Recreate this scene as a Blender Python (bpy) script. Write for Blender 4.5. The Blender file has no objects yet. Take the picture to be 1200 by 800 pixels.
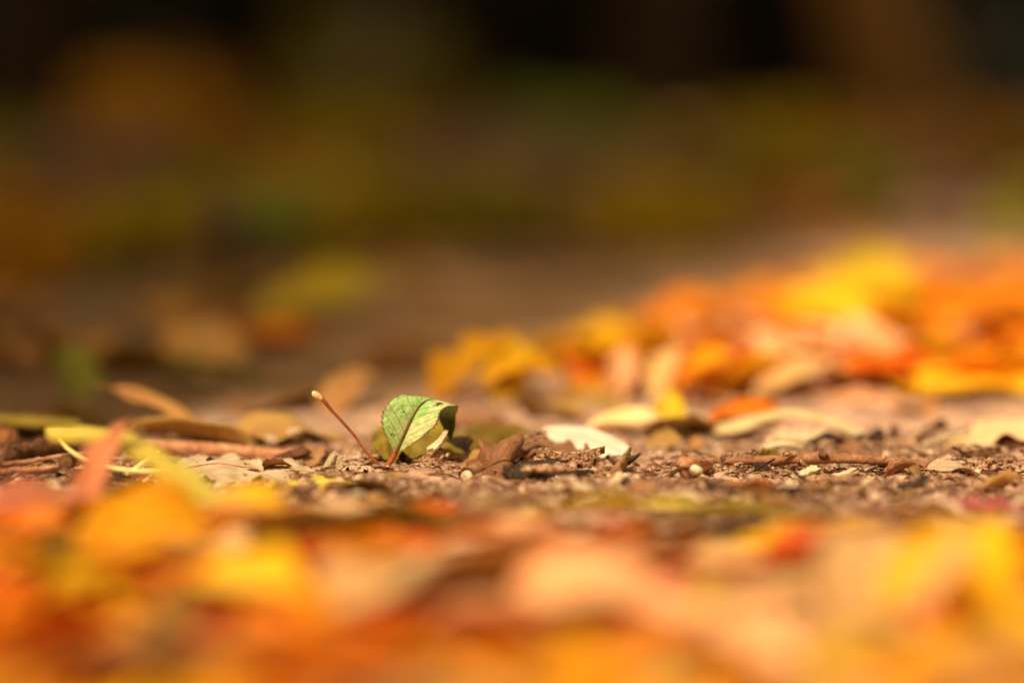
import bpy, math, random
import numpy as np
from mathutils import Vector, Matrix, Euler
R = math.radians
sc = bpy.context.scene
COL = sc.collection

# ------------------------------------------------------------------ camera geometry
CH = 0.12                      # camera height above the ground
FPX = 85.0/36.0*1200.0
PITCH = math.atan(290.0/FPX)
cp, sp = math.cos(PITCH), math.sin(PITCH)

def ray(px, py):
    a = (px-600.0)/FPX; b = (400.0-py)/FPX
    return np.array([a, cp+b*sp, -sp+b*cp])

def G(px, py, z=0.0):          # point of the plane z seen in that direction
    d = ray(px, py); t = (z-CH)/d[2]
    return np.array([d[0]*t, d[1]*t, z])

YF = 1.0
def D(px, py, Y):              # point at distance Y along the ground
    Y = Y*YF
    d = ray(px, py); t = Y/d[1]
    return np.array([d[0]*t, Y, CH+d[2]*t])

# ------------------------------------------------------------------ noise
def _h(ix, iy, s):
    n = (ix.astype(np.int64)*374761393 + iy.astype(np.int64)*668265263 + s*2147483647) & 0x7fffffff
    n = ((n ^ (n >> 13))*1274126177) & 0x7fffffff
    n = n ^ (n >> 16)
    return (n & 0xffff)/65535.0

def vnoise(x, y, s=0):
    x = np.asarray(x, float); y = np.asarray(y, float)
    ix = np.floor(x); iy = np.floor(y)
    fx = x-ix; fy = y-iy
    fx = fx*fx*(3-2*fx); fy = fy*fy*(3-2*fy)
    a = _h(ix, iy, s); b = _h(ix+1, iy, s); c = _h(ix, iy+1, s); d = _h(ix+1, iy+1, s)
    return (a*(1-fx)+b*fx)*(1-fy)+(c*(1-fx)+d*fx)*fy - 0.5

def fbm(x, y, s=0, o=4):
    r = 0; a = 1.0
    for k in range(o):
        r = r+a*vnoise(x, y, s+k*17); x = x*2.07+3.1; y = y*2.03+1.7; a *= 0.5
    return r

def H(x, y):
    x = np.asarray(x, float); y = np.asarray(y, float)
    big = 0.05*fbm(x*0.5, y*0.5, 3, 2)*np.clip((y-2.5)/6, 0, 1)
    mid = 0.0035*fbm(x*9, y*9, 11, 2)
    near = np.exp(-((y-0.8)/0.55)**2)
    fine = (0.0032*fbm(x*75, y*60, 23, 3)+0.0022*np.abs(fbm(x*260, y*260, 31, 4)))*near
    hollow = -0.007*np.exp(-(((x+0.19)/0.055)**2+((y-0.93)/0.06)**2))
    low = -(0.0018+0.0018/(1+np.exp((x+0.085)/0.02)))*near
    return big+mid+fine+hollow+low

def h1(x, y):
    return float(H(np.array([x]), np.array([y]))[0])

# ------------------------------------------------------------------ materials
def nodes(name):
    m = bpy.data.materials.new(name); m.use_nodes = True
    nt = m.node_tree; nt.nodes.clear()
    return m, nt, nt.nodes, nt.links

def ramp(nt, fac, stops):
    r = nt.nodes.new('ShaderNodeValToRGB')
    els = r.color_ramp.elements
    while len(els) < len(stops): els.new(0.5)
    for e, (p, c) in zip(els, stops):
        e.position = p; e.color = (c[0], c[1], c[2], 1)
    nt.links.new(fac, r.inputs[0])
    return r.outputs[0]

def noise_n(nt, vec, scale, detail=4, rough=0.6, dist=0.0):
    n = nt.nodes.new('ShaderNodeTexNoise')
    n.inputs['Scale'].default_value = scale; n.inputs['Detail'].default_value = detail
    n.inputs['Roughness'].default_value = rough; n.inputs['Distortion'].default_value = dist
    if vec is not None: nt.links.new(vec, n.inputs['Vector'])
    return n.outputs['Fac']

def math_n(nt, op, a, b=None, clamp=False):
    n = nt.nodes.new('ShaderNodeMath'); n.operation = op; n.use_clamp = clamp
    for i, v in enumerate((a, b)):
        if v is None: continue
        if isinstance(v, (int, float)): n.inputs[i].default_value = v
        else: nt.links.new(v, n.inputs[i])
    return n.outputs[0]

def mix_n(nt, fac, a, b, mode='MIX'):
    n = nt.nodes.new('ShaderNodeMix'); n.data_type = 'RGBA'; n.blend_type = mode
    for s, v in ((n.inputs[0], fac), (n.inputs[6], a), (n.inputs[7], b)):
        if isinstance(v, (int, float)): s.default_value = v
        elif isinstance(v, (tuple, list)): s.default_value = (v[0], v[1], v[2], 1)
        else: nt.links.new(v, s)
    return n.outputs[2]

def leaf_mat(name, c1, c2, c3=None, spot=(0.10, 0.04, 0.012), spots=0.35, trans=0.17, vein=(0.5, 0.35, 0.15),
             vein_amt=0.35, rough=0.65, scale=60, spec=0.12):
    m, nt, N, Lk = nodes(name)
    tc = N.new('ShaderNodeTexCoord'); oi = N.new('ShaderNodeObjectInfo')
    uv = N.new('ShaderNodeUVMap'); uv.uv_map = 'UVMap'
    sep = N.new('ShaderNodeSeparateXYZ'); Lk.new(uv.outputs[0], sep.inputs[0])
    obj = tc.outputs['Object']
    n1 = noise_n(nt, obj, scale, 4, 0.65, 0.4)
    c3 = c3 or c2
    col = ramp(nt, n1, [(0.32, c1), (0.52, c2), (0.7, c3)])
    # per-leaf brightness and hue shift
    hs = N.new('ShaderNodeHueSaturation')
    Lk.new(col, hs.inputs['Color'])
    Lk.new(math_n(nt, 'ADD', math_n(nt, 'MULTIPLY', oi.outputs['Random'], 0.03), 0.485), hs.inputs['Hue'])
    r2 = math_n(nt, 'FRACT', math_n(nt, 'MULTIPLY', oi.outputs['Random'], 17.3))
    Lk.new(math_n(nt, 'ADD', math_n(nt, 'MULTIPLY', r2, 0.4), 0.8), hs.inputs['Value'])
    col = hs.outputs[0]
    # veins from the leaf's own coordinates
    av = math_n(nt, 'ABSOLUTE', math_n(nt, 'SUBTRACT', sep.outputs[1], 0.5))
    ph = math_n(nt, 'SUBTRACT', math_n(nt, 'MULTIPLY', sep.outputs[0], 11.0), math_n(nt, 'MULTIPLY', av, 8.0))
    fr = math_n(nt, 'ABSOLUTE', math_n(nt, 'SUBTRACT', math_n(nt, 'FRACT', ph), 0.5))
    side = math_n(nt, 'SUBTRACT', 1.0, math_n(nt, 'MULTIPLY', fr, 14.0), True)
    midr = math_n(nt, 'SUBTRACT', 1.0, math_n(nt, 'MULTIPLY', av, 40.0), True)
    net = N.new('ShaderNodeTexVoronoi'); net.feature = 'DISTANCE_TO_EDGE'; net.inputs['Scale'].default_value = 650
    Lk.new(obj, net.inputs['Vector'])
    netf = math_n(nt, 'SUBTRACT', 1.0, math_n(nt, 'MULTIPLY', net.outputs['Distance'], 9.0), True)
    veins = math_n(nt, 'MAXIMUM', math_n(nt, 'MAXIMUM', side, midr), math_n(nt, 'MULTIPLY', netf, 0.4))
    col = mix_n(nt, math_n(nt, 'MULTIPLY', veins, vein_amt), col, vein)
    # blemishes
    n2 = noise_n(nt, obj, scale*3.3, 5, 0.7, 0.2)
    sm = math_n(nt, 'MULTIPLY', math_n(nt, 'SUBTRACT', n2, 0.60), 9.0, True)
    col = mix_n(nt, math_n(nt, 'MULTIPLY', sm, spots), col, spot)
    bs = N.new('ShaderNodeBsdfPrincipled')
    Lk.new(col, bs.inputs['Base Color'])
    rr = math_n(nt, 'ADD', math_n(nt, 'MULTIPLY', n1, 0.3), rough-0.15)
    Lk.new(rr, bs.inputs['Roughness']); bs.inputs['Specular IOR Level'].default_value = spec
    bmp = N.new('ShaderNodeBump'); bmp.inputs['Strength'].default_value = 0.7; bmp.inputs['Distance'].default_value = 0.0006
    hsum = math_n(nt, 'ADD', veins, math_n(nt, 'MULTIPLY', noise_n(nt, obj, 900, 3), 0.8))
    Lk.new(hsum, bmp.inputs['Height']); Lk.new(bmp.outputs[0], bs.inputs['Normal'])
    tr = N.new('ShaderNodeBsdfTranslucent')
    Lk.new(mix_n(nt, 1.0, col, (1.0, 0.9, 0.6), 'MULTIPLY'), tr.inputs['Color'])
    mx = N.new('ShaderNodeMixShader'); mx.inputs[0].default_value = trans
    Lk.new(bs.outputs[0], mx.inputs[1]); Lk.new(tr.outputs[0], mx.inputs[2])
    out = N.new('ShaderNodeOutputMaterial'); Lk.new(mx.outputs[0], out.inputs[0])
    return m

def rough_mat(name, stops, scale=120, bump=0.0006, rough=0.8, stretch=(1, 1, 1), spec=0.25, grit=0.0, bscale=5.0):
    m, nt, N, Lk = nodes(name)
    tc = N.new('ShaderNodeTexCoord'); mp = N.new('ShaderNodeMapping'); mp.inputs['Scale'].default_value = stretch
    Lk.new(tc.outputs['Object'], mp.inputs[0]); v = mp.outputs[0]
    n1 = noise_n(nt, v, scale, 5, 0.65, 0.5)
    col = ramp(nt, n1, stops)
    oi = N.new('ShaderNodeObjectInfo')
    hs = N.new('ShaderNodeHueSaturation'); Lk.new(col, hs.inputs['Color'])
    Lk.new(math_n(nt, 'ADD', math_n(nt, 'MULTIPLY', oi.outputs['Random'], 0.4), 0.8), hs.inputs['Value'])
    col = hs.outputs[0]
    n2 = noise_n(nt, v, scale*bscale, 4, 0.7)
    if grit > 0:
        g = math_n(nt, 'MULTIPLY', math_n(nt, 'SUBTRACT', n2, 0.62), 10, True)
        col = mix_n(nt, math_n(nt, 'MULTIPLY', g, grit), col, (0.8, 0.62, 0.45))
        d_ = math_n(nt, 'MULTIPLY', math_n(nt, 'SUBTRACT', 0.40, n2), 9, True)
        col = mix_n(nt, math_n(nt, 'MULTIPLY', d_, grit), col, (0.08, 0.035, 0.02))
    bs = N.new('ShaderNodeBsdfPrincipled'); Lk.new(col, bs.inputs['Base Color'])
    bs.inputs['Roughness'].default_value = rough; bs.inputs['Specular IOR Level'].default_value = spec
    bmp = N.new('ShaderNodeBump'); bmp.inputs['Strength'].default_value = 0.9; bmp.inputs['Distance'].default_value = bump
    Lk.new(math_n(nt, 'ADD', n1, math_n(nt, 'MULTIPLY', n2, 0.7)), bmp.inputs['Height'])
    Lk.new(bmp.outputs[0], bs.inputs['Normal'])
    out = N.new('ShaderNodeOutputMaterial'); Lk.new(bs.outputs[0], out.inputs[0])
    return m

M = {}
M['orange'] = leaf_mat('orange_leaf', (0.78, 0.17, 0.002), (0.92, 0.29, 0.003), (0.95, 0.40, 0.008))
M['deep_orange'] = leaf_mat('deep_orange_leaf', (0.58, 0.075, 0.002), (0.80, 0.15, 0.003), (0.88, 0.22, 0.006))
M['amber'] = leaf_mat('amber_leaf', (0.84, 0.33, 0.004), (0.94, 0.45, 0.006), (0.95, 0.56, 0.02))
M['yellow'] = leaf_mat('yellow_leaf', (0.80, 0.40, 0.003), (0.90, 0.50, 0.005), (0.92, 0.56, 0.02), spots=0.2)
M['peach'] = leaf_mat('peach_leaf', (0.80, 0.34, 0.13), (0.92, 0.47, 0.22), (0.96, 0.66, 0.40), spots=0.15)
M['red'] = leaf_mat('red_leaf', (0.45, 0.04, 0.008), (0.66, 0.09, 0.01), (0.74, 0.17, 0.03), spots=0.2)
M['pink'] = leaf_mat('pink_red_leaf', (0.50, 0.12, 0.07), (0.66, 0.22, 0.12), (0.78, 0.34, 0.20), spots=0.2)
M['magenta'] = leaf_mat('magenta_leaf', (0.60, 0.012, 0.09), (0.78, 0.03, 0.15), (0.85, 0.12, 0.25), spots=0.1)
M['olive'] = leaf_mat('olive_leaf', (0.17, 0.09, 0.012), (0.27, 0.155, 0.02), (0.38, 0.23, 0.05))
M['yellow_green'] = leaf_mat('yellow_green_leaf', (0.64, 0.42, 0.03), (0.80, 0.55, 0.06), (0.84, 0.63, 0.15), spots=0.15)
M['cream'] = leaf_mat('cream_leaf', (0.86, 0.54, 0.24), (0.93, 0.67, 0.38), (0.95, 0.78, 0.54), spots=0.15)
M['white'] = leaf_mat('bleached_leaf', (0.84, 0.66, 0.50), (0.92, 0.80, 0.68), (0.93, 0.86, 0.78), spots=0.15, rough=0.35, trans=.06)
M['tan'] = leaf_mat('tan_leaf', (0.62, 0.38, 0.24), (0.80, 0.55, 0.38), (0.86, 0.66, 0.50), spots=0.7, trans=0.15, scale=90)
M['brown'] = leaf_mat('brown_leaf', (0.26, 0.10, 0.04), (0.44, 0.21, 0.10), (0.60, 0.34, 0.19), trans=0.2)
M['ochre'] = leaf_mat('ochre_leaf', (0.50, 0.21, 0.06), (0.64, 0.31, 0.11), (0.70, 0.40, 0.17), trans=0.2)
M['dull_green'] = leaf_mat('dull_green_leaf', (0.13, 0.16, 0.03), (0.22, 0.26, 0.06), (0.3, 0.33, 0.1))
M['mid_brown'] = M['brown']

def hero_mat():
    m, nt, N, Lk = nodes('green_serrated_blade')
    tc = N.new('ShaderNodeTexCoord'); obj = tc.outputs['Object']
    uv = N.new('ShaderNodeUVMap'); uv.uv_map = 'UVMap'
    sep = N.new('ShaderNodeSeparateXYZ'); Lk.new(uv.outputs[0], sep.inputs[0])
    u, v = sep.outputs[0], sep.outputs[1]
    n1 = noise_n(nt, obj, 170, 5, 0.65, 0.6)
    n3 = noise_n(nt, obj, 700, 4, 0.7)
    green = ramp(nt, n1, [(0.3, (0.28, 0.48, 0.09)), (0.5, (0.46, 0.68, 0.24)), (0.68, (0.70, 0.82, 0.50))])
    dry = ramp(nt, n3, [(0.35, (0.56, 0.40, 0.12)), (0.5, (0.85, 0.66, 0.34)), (0.65, (0.93, 0.80, 0.58))])
    # dry patches: lower right half and base
    f = math_n(nt, 'ADD', math_n(nt, 'MULTIPLY', math_n(nt, 'SUBTRACT', v, 0.42), 1.5), math_n(nt, 'MULTIPLY', math_n(nt, 'SUBTRACT', 0.33, u), 1.6))
    f = math_n(nt, 'ADD', f, math_n(nt, 'MULTIPLY', math_n(nt, 'SUBTRACT', n1, 0.5), 3.2))
    f = math_n(nt, 'MULTIPLY', f, 1.5, True)
    col = mix_n(nt, math_n(nt, 'MULTIPLY', f, 0.5), green, dry)
    av = math_n(nt, 'ABSOLUTE', math_n(nt, 'SUBTRACT', v, 0.5))
    ph = math_n(nt, 'ADD', math_n(nt, 'SUBTRACT', math_n(nt, 'MULTIPLY', u, 12.0), math_n(nt, 'MULTIPLY', av, 6.0)), math_n(nt, 'MULTIPLY', n1, 0.5))
    fr = math_n(nt, 'ABSOLUTE', math_n(nt, 'SUBTRACT', math_n(nt, 'FRACT', ph), 0.5))
    side = math_n(nt, 'SUBTRACT', 1.0, math_n(nt, 'MULTIPLY', fr, 16.0), True)
    col = mix_n(nt, math_n(nt, 'MULTIPLY', side, 0.3), col, (0.26, 0.27, 0.05))
    # brown margin with dark teeth
    edge = math_n(nt, 'MULTIPLY', math_n(nt, 'SUBTRACT', av, 0.462), 40, True)
    col = mix_n(nt, math_n(nt, 'MULTIPLY', edge, 0.75), col, (0.20, 0.07, 0.02))
    # necrotic spot near the fold on the right half
    du = math_n(nt, 'MULTIPLY', math_n(nt, 'SUBTRACT', u, 0.555), 1.6); dv = math_n(nt, 'SUBTRACT', v, 0.80)
    dd = math_n(nt, 'SQRT', math_n(nt, 'ADD', math_n(nt, 'MULTIPLY', du, du), math_n(nt, 'MULTIPLY', dv, dv)))
    dd = math_n(nt, 'ADD', dd, math_n(nt, 'MULTIPLY', math_n(nt, 'SUBTRACT', n3, 0.5), 0.12))
    spf = math_n(nt, 'MULTIPLY', math_n(nt, 'SUBTRACT', 0.075, dd), 30, True)
    col = mix_n(nt, spf, col, (0.09, 0.028, 0.008))
    n4 = math_n(nt, 'MULTIPLY', math_n(nt, 'SUBTRACT', noise_n(nt, obj, 420, 3, 0.6), 0.64), 14, True)
    col = mix_n(nt, math_n(nt, 'MULTIPLY', n4, 0.75), col, (0.16, 0.09, 0.02))
    # tip beyond the fold: its shade is painted into the colour
    tip_shade = math_n(nt, 'MULTIPLY', math_n(nt, 'SUBTRACT', u, 0.72), 9, True)
    col = mix_n(nt, tip_shade, col, (0.10, 0.10, 0.02))
    bs = N.new('ShaderNodeBsdfPrincipled'); Lk.new(col, bs.inputs['Base Color'])
    bs.inputs['Roughness'].default_value = 0.42; bs.inputs['Specular IOR Level'].default_value = 0.4
    bmp = N.new('ShaderNodeBump'); bmp.inputs['Strength'].default_value = 1.0; bmp.inputs['Distance'].default_value = 0.0005
    Lk.new(math_n(nt, 'ADD', math_n(nt, 'MULTIPLY', side, -0.4), math_n(nt, 'MULTIPLY', n3, 1.4)), bmp.inputs['Height'])
    Lk.new(bmp.outputs[0], bs.inputs['Normal'])
    tr = N.new('ShaderNodeBsdfTranslucent'); Lk.new(col, tr.inputs['Color'])
    mx = N.new('ShaderNodeMixShader'); mx.inputs[0].default_value = 0.14
    Lk.new(bs.outputs[0], mx.inputs[1]); Lk.new(tr.outputs[0], mx.inputs[2])
    out = N.new('ShaderNodeOutputMaterial'); Lk.new(mx.outputs[0], out.inputs[0])
    return m
M['hero'] = hero_mat()
M['red_stalk'] = rough_mat('red_stalk', [(0.3, (0.22, 0.045, 0.018)), (0.55, (0.42, 0.10, 0.04)), (0.75, (0.6, 0.22, 0.10))], 260, 0.0003, 0.4, spec=0.5)
M['dark_midrib'] = rough_mat('dark_midrib', [(0.3, (0.07, 0.03, 0.012)), (0.7, (0.20, 0.10, 0.03))], 260, 0.0002, 0.5)
M['pale_tip'] = rough_mat('pale_tip', [(0.3, (0.7, 0.36, 0.18)), (0.7, (0.9, 0.62, 0.42))], 300, 0.0003, 0.5)
M['pale_stalk'] = rough_mat('pale_stalk', [(0.3, (0.72, 0.52, 0.16)), (0.7, (0.9, 0.72, 0.36))], 200, 0.0002, 0.45)
M['twig'] = rough_mat('twig_bark', [(0.3, (0.20, 0.07, 0.035)), (0.5, (0.42, 0.17, 0.085)), (0.72, (0.62, 0.32, 0.18))], 240, 0.0006, 0.7, grit=0.35)
M['dark_twig'] = rough_mat('dark_twig_bark', [(0.3, (0.045, 0.018, 0.01)), (0.52, (0.15, 0.055, 0.025)), (0.75, (0.30, 0.13, 0.06))], 240, 0.0007, 0.7, grit=0.25)
M['wood_white'] = rough_mat('cut_wood', [(0.42, (0.34, 0.19, 0.11)), (0.56, (0.80, 0.62, 0.45))], 300, 0.0003, 0.6)
M['wood_ring'] = rough_mat('dark_cut_wood', [(0.3, (0.06, 0.02, 0.01)), (0.55, (0.25, 0.10, 0.04)), (0.75, (0.5, 0.25, 0.12))], 700, 0.0004, 0.7)
M['chip'] = rough_mat('weathered_wood', [(0.38, (0.10, 0.035, 0.018)), (0.5, (0.46, 0.22, 0.125)), (0.62, (0.76, 0.48, 0.33))], 160, 0.0009, 0.85, (6, 1, 6))
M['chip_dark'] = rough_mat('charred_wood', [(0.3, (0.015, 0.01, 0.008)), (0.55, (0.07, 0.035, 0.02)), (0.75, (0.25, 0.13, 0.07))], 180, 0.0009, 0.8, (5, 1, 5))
M['chip_pale'] = rough_mat('pale_wood_fibre', [(0.3, (0.50, 0.34, 0.20)), (0.6, (0.80, 0.62, 0.42))], 160, 0.0006, 0.8, (6, 1, 6))
M['clod'] = rough_mat('dry_soil', [(0.36, (0.10, 0.05, 0.03)), (0.5, (0.46, 0.27, 0.18)), (0.64, (0.74, 0.50, 0.37))], 110, 0.001, 0.9, grit=0.5)
M['stone'] = rough_mat('pale_pebble', [(0.3, (0.42, 0.27, 0.19)), (0.6, (0.66, 0.47, 0.35))], 150, 0.0005, 0.7, grit=0.3)

def ground_mat():
    m, nt, N, Lk = nodes('dry_earth')
    tc = N.new('ShaderNodeTexCoord'); v = tc.outputs['Object']
    a = noise_n(nt, v, 14, 5, 0.6, 0.3)
    b = noise_n(nt, v, 170, 6, 0.7, 0.4)
    c = noise_n(nt, v, 900, 4, 0.7)
    col = ramp(nt, a, [(0.35, (0.66, 0.36, 0.25)), (0.5, (0.80, 0.47, 0.34)), (0.65, (0.86, 0.56, 0.42))])
    col = mix_n(nt, 0.75, col, ramp(nt, b, [(0.3, (0.35, 0.3, 0.27)), (0.5, (0.9, 0.88, 0.85)), (0.7, (1.15, 1.1, 1.08))]), 'MULTIPLY')
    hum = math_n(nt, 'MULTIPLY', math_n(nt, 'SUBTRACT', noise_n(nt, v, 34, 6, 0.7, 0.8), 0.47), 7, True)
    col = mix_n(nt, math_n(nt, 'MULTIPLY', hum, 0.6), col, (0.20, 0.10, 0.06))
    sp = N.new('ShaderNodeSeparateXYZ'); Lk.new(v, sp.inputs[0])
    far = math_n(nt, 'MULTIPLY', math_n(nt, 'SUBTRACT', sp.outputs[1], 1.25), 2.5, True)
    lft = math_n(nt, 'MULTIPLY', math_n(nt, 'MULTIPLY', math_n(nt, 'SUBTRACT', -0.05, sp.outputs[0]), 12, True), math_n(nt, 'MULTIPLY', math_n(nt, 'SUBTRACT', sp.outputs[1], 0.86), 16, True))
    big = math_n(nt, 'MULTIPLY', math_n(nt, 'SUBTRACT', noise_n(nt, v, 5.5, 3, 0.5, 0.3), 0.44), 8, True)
    earth_shade = math_n(nt, 'MAXIMUM', math_n(nt, 'MULTIPLY', far, big), math_n(nt, 'MULTIPLY', lft, 0.8))  # shade painted into the earth colour at left back and in far patches
    col = mix_n(nt, math_n(nt, 'MULTIPLY', earth_shade, 0.85), col, (0.10, 0.055, 0.035))
    g = math_n(nt, 'MULTIPLY', math_n(nt, 'SUBTRACT', c, 0.6), 9, True)
    col = mix_n(nt, math_n(nt, 'MULTIPLY', g, 0.6), col, (0.88, 0.72, 0.58))
    g2 = math_n(nt, 'MULTIPLY', math_n(nt, 'SUBTRACT', 0.41, c), 9, True)
    col = mix_n(nt, math_n(nt, 'MULTIPLY', g2, 0.7), col, (0.10, 0.045, 0.028))
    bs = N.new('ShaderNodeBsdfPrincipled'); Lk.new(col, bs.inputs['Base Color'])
    bs.inputs['Roughness'].default_value = 0.9; bs.inputs['Specular IOR Level'].default_value = 0.2
    bmp = N.new('ShaderNodeBump'); bmp.inputs['Strength'].default_value = 1.0; bmp.inputs['Distance'].default_value = 0.0018
    Lk.new(math_n(nt, 'ADD', b, math_n(nt, 'MULTIPLY', c, 0.5)), bmp.inputs['Height']); Lk.new(bmp.outputs[0], bs.inputs['Normal'])
    out = N.new('ShaderNodeOutputMaterial'); Lk.new(bs.outputs[0], out.inputs[0])
    return m
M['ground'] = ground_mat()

S = FPX
# ------------------------------------------------------------------ object helpers
def link_mesh(name, V, F, mat, parent=None, uv=None, smooth=True, origin=None):
    V = np.asarray(V, float)
    if origin is None and parent is None:
        origin = np.array([V[:, 0].mean(), V[:, 1].mean(), V[:, 2].min()])
    if origin is not None: V = V-np.asarray(origin)
    me = bpy.data.meshes.new(name)
    me.from_pydata([tuple(p) for p in V], [], F)
    if uv is not None:
        ul = me.uv_layers.new(name='UVMap')
        idx = np.empty(len(me.loops), np.int32); me.loops.foreach_get('vertex_index', idx)
        ul.data.foreach_set('uv', np.asarray(uv, np.float32)[idx].ravel())
    if smooth: me.polygons.foreach_set('use_smooth', [True]*len(me.polygons))
    me.materials.append(mat); me.update()
    o = bpy.data.objects.new(name, me); COL.objects.link(o)
    if origin is not None: o.location = tuple(origin)
    if parent is not None:
        o.parent = parent; o.location = (0, 0, 0)
    return o

def tag(o, label=None, cat=None, group=None, kind=None):
    if label: o['label'] = label
    if cat: o['category'] = cat
    if group: o['group'] = group
    if kind: o['kind'] = kind
    return o

def thing(name, loc, label, cat, group=None):
    o = bpy.data.objects.new(name, None); COL.objects.link(o)
    o.empty_display_size = 0.01
    o.location = tuple(loc)
    return tag(o, label, cat, group)

def part(name, V, F, mat, root, uv=None, smooth=True):     # world-space vertices under an unrotated Empty
    return link_mesh(name, np.asarray(V)-np.array(root.location), F, mat, root, uv, smooth)

def solid(o, t=0.00035):
    md = o.modifiers.new('thickness', 'SOLIDIFY'); md.thickness = t; md.offset = 0
    return o

def crom(P, n):
    P = np.asarray(P, float); m = len(P); out = []
    t = np.linspace(0, m-1, n)
    for x in t:
        i = min(int(x), m-2); f = x-i
        p0 = P[max(i-1, 0)]; p1 = P[i]; p2 = P[i+1]; p3 = P[min(i+2, m-1)]
        out.append(0.5*((2*p1)+(-p0+p2)*f+(2*p0-5*p1+4*p2-p3)*f*f+(-p0+3*p1-3*p2+p3)*f**3))
    return np.array(out)

def tube_geo(P, r, seg=10, n=40, rough=0.12, seed=0, cap=True):
    """P list of world points, r radius or list of radii at P"""
    P = crom(P, n)
    if isinstance(r, (int, float)): rr = np.full(n, r)
    else: rr = np.interp(np.linspace(0, 1, n), np.linspace(0, 1, len(r)), r)
    V = []; F = []
    T = np.gradient(P, axis=0); T /= np.linalg.norm(T, axis=1)[:, None]+1e-12
    up = np.array([0, 0, 1.0]) if abs(T[0][2]) < 0.9 else np.array([0, 1.0, 0])
    for i in range(n):
        a = np.cross(T[i], up); a /= np.linalg.norm(a)+1e-12; b = np.cross(a, T[i]); up = b
        for k in range(seg):
            th = 2*math.pi*k/seg
            q = rr[i]*(1+rough*2*float(vnoise(np.array([k*0.9+seed]), np.array([i*0.55]), seed)[()] if False else rough_noise(k, i, seed)))
            V.append(P[i]+q*(math.cos(th)*a+math.sin(th)*b))
    for i in range(n-1):
        for k in range(seg):
            k2 = (k+1) % seg
            F.append((i*seg+k, i*seg+k2, (i+1)*seg+k2, (i+1)*seg+k))
    if cap:
        c0 = len(V); V.append(P[0]-T[0]*rr[0]*0.15); c1 = len(V); V.append(P[-1]+T[-1]*rr[-1]*0.15)
        for k in range(seg):
            k2 = (k+1) % seg
            F.append((c0, k2, k)); F.append((c1, (n-1)*seg+k, (n-1)*seg+k2))
    return np.array(V), F

_rn = random.Random(5); _tab = [[_rn.random()-0.5 for _ in range(64)] for _ in range(64)]
def rough_noise(k, i, seed):
    return _tab[(k*7+seed*13) % 64][(i+seed*5) % 64]

def disc_geo(c, nrm, r, seg=16, bulge=0.15, seed=0):
    c = np.asarray(c); nrm = np.asarray(nrm, float); nrm /= np.linalg.norm(nrm)
    up = np.array([0, 0, 1.0]) if abs(nrm[2]) < 0.9 else np.array([1.0, 0, 0])
    a = np.cross(nrm, up); a /= np.linalg.norm(a); b = np.cross(a, nrm)
    V = [c+nrm*r*bulge]; F = []
    for ring, q in ((0, 0.55), (1, 1.0)):
        for k in range(seg):
            th = 2*math.pi*k/seg; rr = r*q*(1+0.12*rough_noise(k, 3, seed))
            V.append(c+rr*(math.cos(th)*a+math.sin(th)*b)+nrm*r*bulge*(1-q)*0.8)
    for k in range(seg):
        k2 = (k+1) % seg
        F.append((0, 1+k, 1+k2)); F.append((1+k, 1+seg+k, 1+seg+k2, 1+k2))
    return np.array(V), F

# leaf drawn in its own space: base at origin, midrib along +X, upper face +Z
def leaf_geo(L, W, kind='ovate', curl=0.6, cup=0.3, wave=0.15, twist=0.0, seed=0, nu=22, nv=6, teeth=0.04):
    rg = random.Random(seed); p1, p2, p3 = rg.random()*6, rg.random()*6, rg.random()*6
    us = np.linspace(0, 1, nu+1)
    th = curl*(us**1.3)+0.25*wave*np.sin(us*5+p1)
    ds = L/nu
    cx = np.concatenate([[0], np.cumsum(np.cos(th[:-1])*ds)]); cz = np.concatenate([[0], -np.cumsum(np.sin(th[:-1])*ds)])
    V = []; UV = []
    for i, u in enumerate(us):
        if kind == 'ovate': w = math.sin(math.pi*u**0.72)**0.75 if 0 < u < 1 else 0
        elif kind == 'lance': w = math.sin(math.pi*u**0.85)**1.1 if 0 < u < 1 else 0
        elif kind == 'round': w = math.sqrt(max(0, 1-(2*u-1)**2))**0.8
        else:   # lobed
            w = (math.sin(math.pi*u**0.8)**0.6)*(0.62+0.38*abs(math.cos(3.1*math.pi*u+0.4))) if 0 < u < 1 else 0
        w = max(w, 0.015)*W/2
        nx, nz = math.sin(th[i]), math.cos(th[i])
        for j in range(-nv, nv+1):
            v = j/nv
            e = w
            if abs(j) == nv: e = w*(1+teeth*(1 if i % 2 else -1))
            ang = cup*v*v*1.2
            tw = twist*u
            hy = e*v*math.cos(cup*abs(v)*0.9); hz = e*abs(v)*math.sin(cup*abs(v)*0.9+0.02)
            hz += wave*W*0.22*(math.sin(u*9+p2+v*1.5)*abs(v)+0.5*math.sin(u*17+p3)*v*v)
            y = hy*math.cos(tw)-hz*math.sin(tw); z = hy*math.sin(tw)+hz*math.cos(tw)
            V.append((cx[i]+nx*z, y, cz[i]+nz*z)); UV.append((u, (v+1)/2))
    m = 2*nv+1; F = []
    for i in range(nu):
        for j in range(2*nv):
            a = i*m+j
            F.append((a, a+m, a+m+1, a+1))
    V = np.array(V)
    mid = V[nv::m].copy()
    return V, F, np.array(UV), mid

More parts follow.
